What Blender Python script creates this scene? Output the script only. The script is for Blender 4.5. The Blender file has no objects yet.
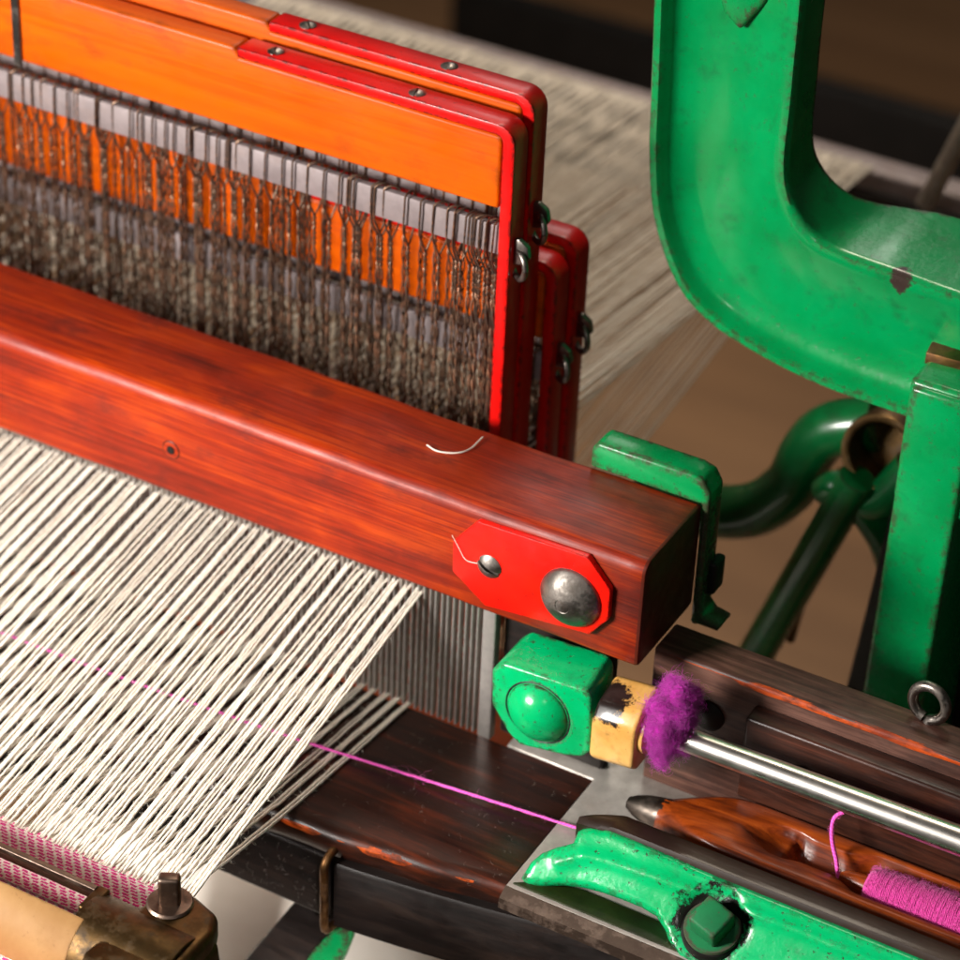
import bpy, bmesh, math, random
import numpy as np
from mathutils import Vector, Matrix

random.seed(7); rng = np.random.default_rng(7)
scene = bpy.context.scene
COL = scene.collection
MM = 0.001                      # everything below is given in millimetres

# ------------------------------------------------------------------ camera
CAM_R = np.array([[0.8692185, 0.49285366, 0.03942664],
                  [0.30874327, -0.47876696, -0.82186361],
                  [-0.38618232, 0.72655177, -0.56831835]])   # rows: right, down, forward
CAM_C = np.array([495.3776, -1131.1761, 903.2694])
F_PX = 2775.47
cam_data = bpy.data.cameras.new('camera')
cam_data.sensor_width = 36.0
cam_data.lens = F_PX / 960.0 * 36.0
cam_data.clip_start = 0.05
cam_data.clip_end = 60.0
cam_data.dof.use_dof = True
cam_data.dof.focus_distance = 1.535
cam_data.dof.aperture_fstop = 5.0
cam_data.dof.aperture_blades = 9
cam = bpy.data.objects.new('camera', cam_data)
COL.objects.link(cam)
m = Matrix.Identity(4)
for i in range(3):
    m[i][0] = CAM_R[0][i]; m[i][1] = -CAM_R[1][i]; m[i][2] = -CAM_R[2][i]; m[i][3] = CAM_C[i] * MM
cam.matrix_world = m
scene.camera = cam

# ------------------------------------------------------------------ world, lamps, exposure
world = bpy.data.worlds.new('World'); scene.world = world
world.use_nodes = True
bg = world.node_tree.nodes['Background']
bg.inputs['Color'].default_value = (1.0, 0.90, 0.78, 1)
bg.inputs['Strength'].default_value = 0.03

def area_lamp(name, loc, target, size, power, color, size_y=None, spread=180):
    d = bpy.data.lights.new(name, 'AREA'); d.energy = power; d.color = color; d.spread = math.radians(spread)
    d.shape = 'RECTANGLE'; d.size = size; d.size_y = size_y or size
    o = bpy.data.objects.new(name, d); COL.objects.link(o)
    o.location = Vector(loc)
    o.rotation_euler = (Vector(target) - Vector(loc)).to_track_quat('-Z', 'Y').to_euler()
    return o
area_lamp('softbox_lamp', (-0.93, -1.27, 0.57), (-0.18, -0.05, -0.08), 0.52, 16.5, (1.0, 0.955, 0.90), size_y=0.34, spread=90)
area_lamp('window_lamp', (-0.95, 2.3, 1.8), (0.0, 0.1, -0.1), 0.7, 2.0, (1.0, 0.95, 0.90), spread=90)
area_lamp('ceiling_lamp', (-0.6, 1.3, 2.2), (-0.6, 1.1, -0.9), 0.5, 9.5, (1.0, 0.86, 0.70), spread=75)
area_lamp('camera_fill', (0.36, -1.22, 1.02), (-0.1, 0.0, -0.15), 0.14, 1.8, (1.0, 0.96, 0.92))  # added weak fill light near the camera

sd = bpy.data.lights.new('board_fill_spot', 'SPOT'); sd.energy = 170; sd.spot_size = math.radians(11.5); sd.spot_blend = 0.5; sd.shadow_soft_size = 0.06  # added spot, there only to brighten the pale board
so = bpy.data.objects.new('board_fill_spot', sd); COL.objects.link(so); so.location = (0.50, -0.90, 0.18)
so.rotation_euler = (Vector((-0.33, 0.02, -0.455)) - Vector(so.location)).to_track_quat('-Z', 'Y').to_euler()

vs = scene.view_settings
vs.view_transform = 'Standard'; vs.look = 'None'; vs.exposure = 0.0; vs.gamma = 1.0
vs.use_curve_mapping = False
scene.render.engine = 'CYCLES'
scene.cycles.max_bounces = 8
scene.cycles.use_denoising = True

# ------------------------------------------------------------------ pixel reading helper (photo pixel -> point on a known plane, mm)
def at(px, py, X=None, Y=None, Z=None):
    d = CAM_R.T @ np.array([(px - 480) / F_PX, (py - 480) / F_PX, 1.0])
    i, v = (0, X) if X is not None else (1, Y) if Y is not None else (2, Z)
    return CAM_C + d * ((v - CAM_C[i]) / d[i])

# ------------------------------------------------------------------ materials
def lin(r, g, b):
    f = lambda c: (c / 255 / 12.92) if c <= 10 else ((c / 255 + 0.055) / 1.055) ** 2.4
    return (f(r), f(g), f(b), 1.0)

class NT:
    def __init__(self, name):
        self.m = bpy.data.materials.new(name); self.m.use_nodes = True
        self.t = self.m.node_tree; self.b = self.t.nodes['Principled BSDF']
        self.tc = self.t.nodes.new('ShaderNodeTexCoord')
    def n(self, kind, **kw):
        nd = self.t.nodes.new(kind)
        for k, v in kw.items(): setattr(nd, k, v)
        return nd
    def l(self, a, b): self.t.links.new(a, b)
    def mp(self, scale=(1, 1, 1), rot=(0, 0, 0), coord='Object'):
        mpn = self.n('ShaderNodeMapping')
        mpn.inputs['Scale'].default_value = scale; mpn.inputs['Rotation'].default_value = rot
        self.l(self.tc.outputs[coord], mpn.inputs['Vector']); return mpn.outputs[0]
    def noise(self, vec, scale=1.0, detail=4, rough=0.55, dist=0.0):
        nn = self.n('ShaderNodeTexNoise')
        nn.inputs['Scale'].default_value = scale; nn.inputs['Detail'].default_value = detail
        nn.inputs['Roughness'].default_value = rough; nn.inputs['Distortion'].default_value = dist
        self.l(vec, nn.inputs['Vector']); return nn.outputs['Fac']
    def ramp(self, fac, stops, interp='LINEAR'):
        r = self.n('ShaderNodeValToRGB'); r.color_ramp.interpolation = interp
        e = r.color_ramp.elements
        while len(e) < len(stops): e.new(0.5)
        for el, (p, c) in zip(e, stops):
            el.position = p; el.color = c if len(c) == 4 else (*c, 1)
        self.l(fac, r.inputs['Fac']); return r.outputs['Color']
    def math(self, op, a, b=None, clamp=False):
        mn = self.n('ShaderNodeMath', operation=op); mn.use_clamp = clamp
        for i, v in enumerate((a, b)):
            if v is None: continue
            if isinstance(v, (int, float)): mn.inputs[i].default_value = v
            else: self.l(v, mn.inputs[i])
        return mn.outputs[0]
    def mix(self, fac, a, b, mode='MIX'):
        mx = self.n('ShaderNodeMix', data_type='RGBA', blend_type=mode)
        for s, v in ((0, fac), (6, a), (7, b)):
            if isinstance(v, (int, float)): mx.inputs[s].default_value = v
            elif isinstance(v, tuple): mx.inputs[s].default_value = v
            else: self.l(v, mx.inputs[s])
        return mx.outputs[2]
    def bump(self, h, strength=0.2, dist=0.001):
        b = self.n('ShaderNodeBump'); b.inputs['Strength'].default_value = strength
        b.inputs['Distance'].default_value = dist
        self.l(h, b.inputs['Height']); self.l(b.outputs[0], self.b.inputs['Normal'])
    def edge(self, radius=0.002):
        """high on convex edges, 0 on flats: where paint wears through on the thing itself"""
        ao = self.n('ShaderNodeAmbientOcclusion'); ao.inside = True; ao.only_local = True; ao.samples = 6
        ao.inputs['Distance'].default_value = radius
        return self.math('SUBTRACT', 1.0, ao.outputs['AO'], True)
    def set(self, **kw):
        for k, v in kw.items():
            s = self.b.inputs[k.replace('_', ' ')]
            if isinstance(v, (int, float, tuple)): s.default_value = v
            else: self.l(v, s)

W0, W1 = (0, 0, 0, 1), (1, 1, 1, 1)

def mat_wood(name, dark, mid, light, grain=(9, 160, 160), rough=(0.22, 0.45), coat=0.35, dirt=0.35, dirt_col=(0.012, 0.006, 0.004, 1), scratch=0.25, blot=14, span=(0.36, 0.52, 0.68), end=None, pore=0.35, dirt_at=(0.56, 0.72), spec=0.3, edge_dirt=0):
    t = NT(name)
    v = t.mp(grain)
    g1 = t.noise(v, 1.0, 6, 0.6, 0.7)
    g2 = t.noise(t.mp((grain[0] * 5, grain[1] * 5, grain[2] * 5)), 1.0, 3, 0.5)
    bl = t.noise(t.mp((blot * .5, blot * 1.5, blot * 1.5)), 1.0, 4, 0.6, 0.4)
    fac = t.math('ADD', t.math('MULTIPLY', g1, 0.62), t.math('ADD', t.math('MULTIPLY', bl, 0.5), -0.06))
    c = t.ramp(fac, [(span[0], dark), (span[1], mid), (span[2], light)])
    pores = t.ramp(g2, [(0.30, W1), (0.40, W0)])
    c = t.mix(t.math('MULTIPLY', pores, pore), c, dark)
    dn = t.noise(t.mp((blot * 1.3, blot * 2.6, blot * 2.6)), 1.0, 7, 0.68)
    dm = t.ramp(dn, [(dirt_at[0], W0), (dirt_at[1], W1)])
    c = t.mix(t.math('MULTIPLY', dm, dirt), c, dirt_col)
    if scratch:
        sc = t.noise(t.mp((60, 900, 900)), 1.0, 2, 0.5, 1.0)
        sm = t.ramp(sc, [(0.70, W0), (0.74, W1)])
        c = t.mix(t.math('MULTIPLY', sm, scratch), c, light)
    if edge_dirt:
        ed = t.edge(0.005)
        em = t.ramp(t.math('ADD', ed, t.math('MULTIPLY', t.math('SUBTRACT', dn, 0.5), 1.3)), [(0.22, W0), (0.40, W1)])
        c = t.mix(t.math('MULTIPLY', em, edge_dirt), c, dirt_col)
    if end:      # hand grime towards the end; end grain, with shade painted into its colour
        sx = t.n('ShaderNodeSeparateXYZ'); t.l(t.tc.outputs['Object'], sx.inputs[0])
        mr = t.n('ShaderNodeMapRange'); mr.inputs['From Min'].default_value = end[0]; mr.inputs['From Max'].default_value = end[1]
        t.l(sx.outputs[0], mr.inputs['Value'])
        gmask = t.math('MULTIPLY', mr.outputs[0], t.ramp(t.noise(t.mp((18, 40, 40)), 1.0, 5, 0.6), [(0.30, W0), (0.62, W1)]))
        c = t.mix(t.math('MULTIPLY', gmask, 0.8), c, dirt_col)
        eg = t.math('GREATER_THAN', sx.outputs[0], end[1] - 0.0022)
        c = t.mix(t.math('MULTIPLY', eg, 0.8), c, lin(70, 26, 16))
    r = t.n('ShaderNodeMapRange'); r.inputs['To Min'].default_value = rough[0]; r.inputs['To Max'].default_value = rough[1]
    r.inputs['From Min'].default_value = 0.35; r.inputs['From Max'].default_value = 0.65
    t.l(dn, r.inputs['Value'])
    t.set(Base_Color=c, Roughness=r.outputs[0], Coat_Weight=coat, Coat_Roughness=0.22, Specular_IOR_Level=spec)
    h = t.math('ADD', t.math('MULTIPLY', g1, 0.5), t.math('MULTIPLY', g2, 0.5))
    t.bump(h, 0.28, 0.0006)
    return t.m

def mat_paint(name, col, col2, chip, rough=0.28, wear=0.6, edge_r=0.0022, coat=0.3, speck=0.5, grime=0.25, grime_col=(0.006, 0.006, 0.005, 1), bump=0.22, spot=None, rough_tex=0.0, spot_col=(0.008, 0.007, 0.006, 1)):
    t = NT(name)
    big = t.noise(t.mp((26, 26, 26)), 1.0, 4, 0.6)
    c = t.mix(t.ramp(big, [(0.38, W0), (0.64, W1)]), col, col2)
    gn = t.noise(t.mp((70, 70, 70)), 1.0, 8, 0.72)
    gm = t.ramp(gn, [(0.54, W0), (0.74, W1)])
    c = t.mix(t.math('MULTIPLY', gm, grime), c, grime_col)
    sn = t.noise(t.mp((330, 330, 330)), 1.0, 3, 0.6)
    sm = t.ramp(sn, [(0.655, W0), (0.675, W1)])
    e = t.edge(edge_r)
    en = t.noise(t.mp((160, 160, 160)), 1.0, 6, 0.7)
    em = t.math('MULTIPLY', t.ramp(t.math('ADD', e, t.math('MULTIPLY', t.math('SUBTRACT', en, 0.5), 1.6)), [(0.20, W0), (0.26, W1)]), t.ramp(e, [(0.04, W0), (0.10, W1)]))
    mask = t.math('MAXIMUM', t.math('MULTIPLY', sm, speck), t.math('MULTIPLY', em, wear), True)
    c = t.mix(mask, c, chip)
    if spot:     # greasy patch caked round a bolt
        dv = t.n('ShaderNodeVectorMath', operation='DISTANCE'); t.l(t.tc.outputs['Object'], dv.inputs[0]); dv.inputs[1].default_value = spot[:3]
        dn_ = t.math('ADD', t.math('DIVIDE', dv.outputs['Value'], spot[3]), t.math('MULTIPLY', t.math('SUBTRACT', gn, 0.5), 2.6))
        c = t.mix(t.ramp(dn_, [(0.80, W1), (0.98, W0)]), c, spot_col)
    rr = t.math('ADD', t.math('MULTIPLY', gn, 0.35), rough - 0.15)
    t.set(Base_Color=c, Roughness=rr, Coat_Weight=coat, Coat_Roughness=0.1, Specular_IOR_Level=0.3)
    fine = t.noise(t.mp((210, 210, 210)), 1.0, 4, 0.6)
    med = t.noise(t.mp((95, 95, 95)), 1.0, 5, 0.6)
    h = t.math('SUBTRACT', t.math('ADD', t.math('ADD', t.math('MULTIPLY', fine, 0.35), t.math('MULTIPLY', med, rough_tex)), t.math('MULTIPLY', big, 1.2)), t.math('MULTIPLY', mask, 0.5))
    t.bump(h, bump, 0.0008)
    return t.m

def mat_metal(name, col, col2, rough=0.3, rust=(0.06, 0.03, 0.02, 1), rust_amt=0.4, metallic=1.0, scale=120, stretch=None, bmp=0.15):
    t = NT(name)
    v = t.mp(stretch or (scale, scale, scale))
    n1 = t.noise(v, 1.0, 6, 0.65)
    c = t.mix(t.ramp(n1, [(0.35, W0), (0.65, W1)]), col, col2)
    n2 = t.noise(t.mp((scale * .6,) * 3), 1.0, 7, 0.7)
    rm = t.math('MULTIPLY', t.ramp(n2, [(0.50, W0), (0.66, W1)]), rust_amt)
    c = t.mix(rm, c, rust)
    rr = t.math('ADD', t.math('MULTIPLY', n1, 0.25), t.math('ADD', t.math('MULTIPLY', rm, 0.35), rough - 0.12))
    t.set(Base_Color=c, Roughness=rr, Metallic=t.math('SUBTRACT', metallic, t.math('MULTIPLY', rm, 0.7), True))
    t.bump(t.math('ADD', n1, rm), bmp, 0.0005)
    return t.m

def mat_yarn(name, col, col2, pitch=1.0, sheen=0.3, bump=0.6, tint=None):
    """spun yarn: UV.y runs along the thread in mm, UV.x once round it"""
    t = NT(name)
    uv = t.n('ShaderNodeUVMap'); sp = t.n('ShaderNodeSeparateXYZ'); t.l(uv.outputs[0], sp.inputs[0])
    tw = t.math('SINE', t.math('MULTIPLY', t.math('ADD', t.math('MULTIPLY', sp.outputs[1], 1.0 / pitch), t.math('MULTIPLY', sp.outputs[0], 2.0)), 6.2832))
    tw = t.math('ADD', t.math('MULTIPLY', tw, 0.5), 0.5)
    nn = t.noise(t.mp((900, 900, 900)), 1.0, 3, 0.6)
    f = t.math('ADD', t.math('MULTIPLY', tw, 0.55), t.math('MULTIPLY', nn, 0.5))
    c = t.mix(t.ramp(f, [(0.15, W0), (0.75, W1)]), col2, col)
    oi = t.n('ShaderNodeObjectInfo')
    c = t.mix(t.math('MULTIPLY', oi.outputs['Random'], 0.25), c, tint or col2)
    t.set(Base_Color=c, Roughness=0.85, Sheen_Weight=sheen, Sheen_Roughness=0.5, Specular_IOR_Level=0.15)
    t.bump(f, bump, 0.0004)
    return t.m

M = {}
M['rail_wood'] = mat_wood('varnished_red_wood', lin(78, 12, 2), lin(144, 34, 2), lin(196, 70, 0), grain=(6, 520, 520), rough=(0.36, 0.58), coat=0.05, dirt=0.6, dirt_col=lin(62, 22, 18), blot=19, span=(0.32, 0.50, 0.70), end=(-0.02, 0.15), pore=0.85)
M['orange_wood'] = mat_wood('orange_varnished_wood', lin(196, 74, 0), lin(211, 86, 0), lin(219, 95, 0), grain=(5, 170, 170), rough=(0.34, 0.5), coat=0.05, dirt=0.4, dirt_col=lin(112, 48, 4), scratch=0.15, blot=18, spec=0.2, edge_dirt=0.8, dirt_at=(0.55, 0.68), pore=0.55)
M['race_wood'] = mat_wood('dark_worn_race_wood', lin(20, 9, 6), lin(44, 20, 12), lin(84, 34, 16), grain=(14, 170, 170), rough=(0.28, 0.46), coat=0.15, dirt=0.5, dirt_col=lin(22, 14, 12), blot=20)
M['box_wood'] = mat_wood('grey_brown_box_wood', lin(38, 22, 18), lin(74, 48, 40), lin(112, 78, 66), grain=(10, 260, 260), rough=(0.35, 0.6), coat=0.0, dirt=0.5, dirt_col=lin(30, 20, 18), blot=26)
M['worn_orange'] = mat_wood('worn_orange_wood_edge', lin(120, 40, 8), lin(190, 74, 14), lin(222, 100, 24), grain=(20, 160, 160), rough=(0.45, 0.65), coat=0.0, dirt=0.85, dirt_col=lin(56, 26, 14), blot=38, dirt_at=(0.46, 0.60))
M['shuttle_wood'] = mat_wood('polished_shuttle_wood', lin(74, 24, 6), lin(140, 58, 14), lin(176, 84, 28), grain=(12, 190, 190), rough=(0.26, 0.44), coat=0.25, dirt=0.55, dirt_col=lin(40, 20, 12), blot=24)
M['ledge_wood'] = mat_wood('dark_ledge_wood', lin(26, 13, 10), lin(52, 28, 20), lin(78, 42, 30), grain=(16, 240, 240), rough=(0.3, 0.55), coat=0.1, dirt=0.4, blot=30)
M['red_paint'] = mat_paint('red_enamel', lin(196, 8, 8), lin(214, 16, 10), lin(40, 18, 14), rough=0.32, wear=0.85, edge_r=0.0025, coat=0.1, speck=0.45, grime=0.10)
M['plate_red'] = mat_paint('plate_red_enamel', lin(222, 16, 6), lin(232, 26, 8), lin(120, 10, 6), rough=0.32, wear=0.8, edge_r=0.0016, coat=0.08, speck=0.6, grime=0.3, grime_col=lin(90, 8, 4), rough_tex=0.8)
M['green_paint'] = mat_paint('green_enamel', lin(0, 130, 66), lin(0, 142, 76), lin(60, 44, 38), rough=0.24, wear=0.9, edge_r=0.006, speck=0.55, grime=0.4, coat=0.1, rough_tex=0.8, bump=0.3)
M['green_bright'] = mat_paint('bright_green_enamel', lin(0, 162, 92), lin(2, 176, 106), lin(58, 40, 34), rough=0.22, wear=0.95, edge_r=0.004, speck=0.8, grime=0.42, coat=0.12, bump=0.4, rough_tex=1.0)
M['green_shaded'] = mat_paint('shaded_green_enamel', lin(0, 74, 32), lin(0, 88, 42), lin(40, 34, 28), rough=0.28, wear=0.5, speck=0.3, grime=0.4, coat=0.4)  # green enamel for shadowed parts, shade put into the colour
M['dull_green'] = mat_paint('dull_worn_green', lin(8, 92, 52), lin(14, 112, 64), lin(70, 60, 50), rough=0.6, wear=0.9, edge_r=0.003, speck=0.8, grime=0.4, coat=0.0, rough_tex=1.0)
M['olive'] = mat_paint('olive_grease', lin(26, 34, 8), lin(40, 50, 14), lin(14, 12, 8), rough=0.42, wear=0.2, speck=0.6, grime=0.6, coat=0.1)
M['steel'] = mat_metal('polished_steel', (0.82, 0.78, 0.73, 1), (0.70, 0.66, 0.61, 1), rough=0.29, rust=(0.10, 0.07, 0.05, 1), rust_amt=0.10, stretch=(12, 300, 300), bmp=0.03)
M['dark_steel'] = mat_metal('dark_oiled_steel', (0.30, 0.27, 0.24, 1), (0.18, 0.16, 0.145, 1), rough=0.30, rust_amt=0.5)
M['worn_steel'] = mat_metal('scratched_worn_steel', (0.34, 0.31, 0.28, 1), (0.14, 0.125, 0.11, 1), rough=0.40, rust=(0.06, 0.045, 0.035, 1), rust_amt=0.65, scale=90, bmp=0.3)
M['tip_steel'] = mat_metal('dark_tip_steel', (0.12, 0.095, 0.08, 1), (0.06, 0.05, 0.042, 1), rough=0.42, rust=(0.04, 0.028, 0.02, 1), rust_amt=0.6)
M['bed_steel'] = mat_metal('grey_bed_steel', (0.46, 0.42, 0.38, 1), (0.32, 0.29, 0.26, 1), rough=0.45, rust=(0.14, 0.11, 0.09, 1), rust_amt=0.5, scale=60, metallic=0.55)
M['bronze'] = mat_metal('brown_bronze', (0.13, 0.075, 0.03, 1), (0.07, 0.042, 0.018, 1), rough=0.42, rust=(0.03, 0.02, 0.012, 1), rust_amt=0.7)
M['brown_steel'] = mat_metal('brown_patinated_steel', (0.24, 0.17, 0.13, 1), (0.13, 0.09, 0.07, 1), rough=0.40, rust=(0.05, 0.03, 0.02, 1), rust_amt=0.6)
M['rusty'] = mat_metal('rusty_wire', (0.28, 0.14, 0.05, 1), (0.12, 0.06, 0.03, 1), rough=0.45, rust=(0.10, 0.04, 0.015, 1), rust_amt=0.8)
M['heddle_wire'] = mat_metal('copper_brown_heddle_wire', (0.20, 0.115, 0.07, 1), (0.07, 0.055, 0.045, 1), rough=0.42, rust=(0.36, 0.12, 0.04, 1), rust_amt=0.6, scale=260, metallic=0.7)
M['heddle_bar'] = mat_metal('lilac_grey_bar', (0.30, 0.25, 0.25, 1), (0.22, 0.18, 0.18, 1), rough=0.55, rust=(0.20, 0.12, 0.09, 1), rust_amt=0.35, scale=70, metallic=0.25)
M['reed_wire'] = mat_metal('reed_steel', (0.46, 0.42, 0.39, 1), (0.36, 0.33, 0.31, 1), rough=0.40, rust_amt=0.25, metallic=0.6)
M['tan'] = mat_paint('tan_painted_cover', lin(150, 110, 64), lin(166, 127, 80), lin(110, 80, 46), rough=0.58, wear=0.5, speck=0.3, grime=0.14, coat=0.1, bump=0.1)
M['hide'] = mat_paint('waxy_rawhide', lin(204, 150, 76), lin(224, 178, 106), lin(60, 34, 24), rough=0.30, wear=0.5, speck=0.3, grime=0.55, grime_col=lin(40, 24, 20), coat=0.3)
M['black'] = mat_paint('black_cast_iron', lin(14, 13, 12), lin(22, 20, 18), lin(30, 26, 22), rough=0.5, wear=0.2, speck=0.2, grime=0.3, coat=0.0)
M['dark_wood'] = mat_wood('blackened_wood', lin(12, 9, 8), lin(26, 19, 17), lin(44, 33, 28), grain=(9, 120, 120), rough=(0.35, 0.6), coat=0.05, dirt=0.5, blot=20)
M['lining'] = mat_paint('dark_leather_lining', lin(38, 25, 18), lin(48, 33, 24), lin(30, 20, 16), rough=0.42, wear=0.2, speck=0.2, grime=0.35, coat=0.15, bump=0.1)
M['warp_yarn'] = mat_yarn('cream_wool_yarn', lin(243, 236, 225), lin(220, 208, 190), pitch=5.0, tint=lin(216, 198, 172), bump=0.3)
M['pink_yarn'] = mat_yarn('pink_wool_yarn', lin(255, 112, 212), lin(234, 64, 176), pitch=2.2, bump=0.4)
M['pirn_yarn'] = mat_yarn('magenta_pirn_yarn', lin(222, 74, 164), lin(168, 34, 116), pitch=2.0, bump=0.5)
M['fibre'] = mat_yarn('loose_wool_fibre', lin(240, 234, 222), lin(230, 222, 206), bump=0.0)
M['pink_fibre'] = mat_yarn('loose_pink_fibre', lin(236, 100, 184), lin(206, 60, 150), bump=0.0)
M['purple_fibre'] = mat_yarn('purple_wool_fibre', lin(208, 34, 186), lin(146, 14, 140), bump=0.0, tint=lin(214, 40, 150))
M['lint'] = mat_yarn('grey_lint', lin(150, 138, 124), lin(120, 108, 98), bump=0.0)
M['cream'] = mat_paint('cream_board', lin(226, 214, 198), lin(232, 221, 206), lin(160, 140, 120), rough=0.6, wear=0.1, speck=0.0, grime=0.05, coat=0.0, bump=0.05)

def mat_floor():
    t = NT('brown_floor')
    n1 = t.noise(t.mp((1.2, 9, 9)), 1.0, 6, 0.6, 0.3)
    c = t.ramp(n1, [(0.3, lin(112, 82, 56)), (0.7, lin(136, 102, 70))])
    t.set(Base_Color=c, Roughness=0.6); return t.m
M['floor'] = mat_floor()

def mat_cloth():
    t = NT('magenta_twill_cloth')
    v = t.mp((1000, 1000, 1000))
    nv = t.n('ShaderNodeTexNoise'); nv.inputs['Scale'].default_value = 0.45; t.l(v, nv.inputs['Vector'])
    add = t.n('ShaderNodeVectorMath', operation='MULTIPLY_ADD')
    t.l(nv.outputs['Color'], add.inputs[0]); add.inputs[1].default_value = (3.2, 2.2, 0); t.l(v, add.inputs[2])
    sp = t.n('ShaderNodeSeparateXYZ'); t.l(add.outputs[0], sp.inputs[0])
    yr = t.math('DIVIDE', sp.outputs[1], 2.0); row = t.math('FLOOR', yr); fy = t.math('FRACT', yr)
    fx = t.math('FRACT', t.math('ADD', t.math('DIVIDE', sp.outputs[0], 6.4), t.math('MULTIPLY', row, 0.27)))
    bx = t.math('SUBTRACT', 1.0, t.math('MULTIPLY', t.math('ABSOLUTE', t.math('SUBTRACT', fx, 0.5)), 2.0))
    by = t.math('SUBTRACT', 1.0, t.math('MULTIPLY', t.math('ABSOLUTE', t.math('SUBTRACT', fy, 0.5)), 2.0))
    mk = t.math('MULTIPLY', t.ramp(bx, [(0.26, W0), (0.40, W1)]), t.ramp(by, [(0.18, W0), (0.34, W1)]))
    tone = t.noise(t.mp((500, 500, 500)), 1.0, 3, 0.6)
    mag = t.mix(t.ramp(tone, [(0.35, W0), (0.65, W1)]), lin(206, 22, 110), lin(238, 66, 152))
    wh = t.mix(t.ramp(tone, [(0.35, W0), (0.65, W1)]), lin(238, 206, 196), lin(248, 234, 224))
    c = t.mix(mk, wh, mag)
    t.set(Base_Color=c, Roughness=0.9, Sheen_Weight=0.25, Specular_IOR_Level=0.1)
    h = t.math('ADD', t.math('MULTIPLY', by, 0.6), t.math('MULTIPLY', tone, 0.4))
    t.bump(h, 0.8, 0.0008); return t.m
M['cloth'] = mat_cloth()

# ------------------------------------------------------------------ geometry helpers
BASE = {}
def link(o, parent=None):
    COL.objects.link(o)
    if parent is not None: o.parent = parent
    return o
def thing(name, label, cat, base=(0, 0, 0), group=None):
    o = bpy.data.objects.new(name, None); COL.objects.link(o)
    o.empty_display_size = 0.02
    o.location = Vector(base) * MM; o['label'] = label; o['category'] = cat
    if group: o['group'] = group
    BASE[o.name] = np.array(base, float)
    return o
def root_base(p):
    while p is not None:
        if p.name in BASE: return BASE[p.name]
        p = p.parent
    return np.zeros(3)
def tag(o, label=None, cat=None, group=None, kind=None):
    for k, v in (('label', label), ('category', cat), ('group', group), ('kind', kind)):
        if v: o[k] = v
    return o
def finish(me, mat, smooth=35):
    me.materials.append(M[mat] if isinstance(mat, str) else mat)
    if smooth:
        me.polygons.foreach_set('use_smooth', np.ones(len(me.polygons), bool))
        me.set_sharp_from_angle(angle=math.radians(smooth))
def from_bm(name, bm, mat, parent=None, smooth=35):
    """bm is in world millimetres"""
    b = root_base(parent)
    for v in bm.verts: v.co = (v.co - Vector(b)) * MM
    bmesh.ops.recalc_face_normals(bm, faces=bm.faces)
    me = bpy.data.meshes.new(name); bm.to_mesh(me); bm.free()
    finish(me, mat, smooth)
    return link(bpy.data.objects.new(name, me), parent)
def from_arrays(name, V, F, mat, parent=None, smooth=60, uv=None):
    """V (n,3) mm, F (m,k) quads or tris; uv per-loop (m*k,2)"""
    V = (np.asarray(V, float) - root_base(parent)) * MM; F = np.asarray(F, np.int32)
    me = bpy.data.meshes.new(name)
    me.vertices.add(len(V)); me.vertices.foreach_set('co', V.ravel())
    k = F.shape[1]
    me.loops.add(F.size); me.loops.foreach_set('vertex_index', F.ravel())
    me.polygons.add(len(F)); me.polygons.foreach_set('loop_start', np.arange(0, F.size, k, dtype=np.int32))
    if uv is not None:
        l = me.uv_layers.new(name='UVMap'); l.data.foreach_set('uv', np.asarray(uv, np.float32).ravel())
    me.update(calc_edges=True); me.validate()
    finish(me, mat, smooth)
    return link(bpy.data.objects.new(name, me), parent)
def bevel(bm, off, seg=3, angle=25, edges=None):
    if off <= 0: return
    ed = edges if edges is not None else [e for e in bm.edges if len(e.link_faces) == 2 and e.calc_face_angle(0) > math.radians(angle)]
    bmesh.ops.bevel(bm, geom=ed, offset=off, offset_type='OFFSET', segments=seg, profile=0.5, affect='EDGES', clamp_overlap=True)
def bm_box(x, y, z):
    bm = bmesh.new(); bmesh.ops.create_cube(bm, size=1)
    for v in bm.verts:
        v.co = Vector((x[0] if v.co.x < 0 else x[1], y[0] if v.co.y < 0 else y[1], z[0] if v.co.z < 0 else z[1]))
    return bm
def box(name, x, y, z, mat, parent=None, bev=1.5, seg=3, rough=0):
    bm = bm_box(x, y, z); bevel(bm, bev, seg)
    return from_bm(name, bm, mat, parent)
def prism_bm(pts, to3, d0, d1):
    """extrude polygon: to3(p, depth) -> 3D mm"""
    bm = bmesh.new()
    a = [bm.verts.new(to3(p, d0)) for p in pts]; b = [bm.verts.new(to3(p, d1)) for p in pts]
    n = len(pts)
    bm.faces.new(a); bm.faces.new(b[::-1])
    for i in range(n): bm.faces.new((a[i], b[i], b[(i + 1) % n], a[(i + 1) % n]))
    bmesh.ops.recalc_face_normals(bm, faces=bm.faces)
    return bm
def prism_xz(name, pts, y0, y1, mat, parent=None, bev=1.0, seg=2, angle=40):
    bm = prism_bm(pts, lambda p, d: (p[0], d, p[1]), y0, y1); bevel(bm, bev, seg, angle)
    return from_bm(name, bm, mat, parent)
def prism_xy(name, pts, z0, z1, mat, parent=None, bev=1.0, seg=2, angle=40):
    bm = prism_bm(pts, lambda p, d: (p[0], p[1], d), z0, z1); bevel(bm, bev, seg, angle)
    return from_bm(name, bm, mat, parent)
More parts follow.
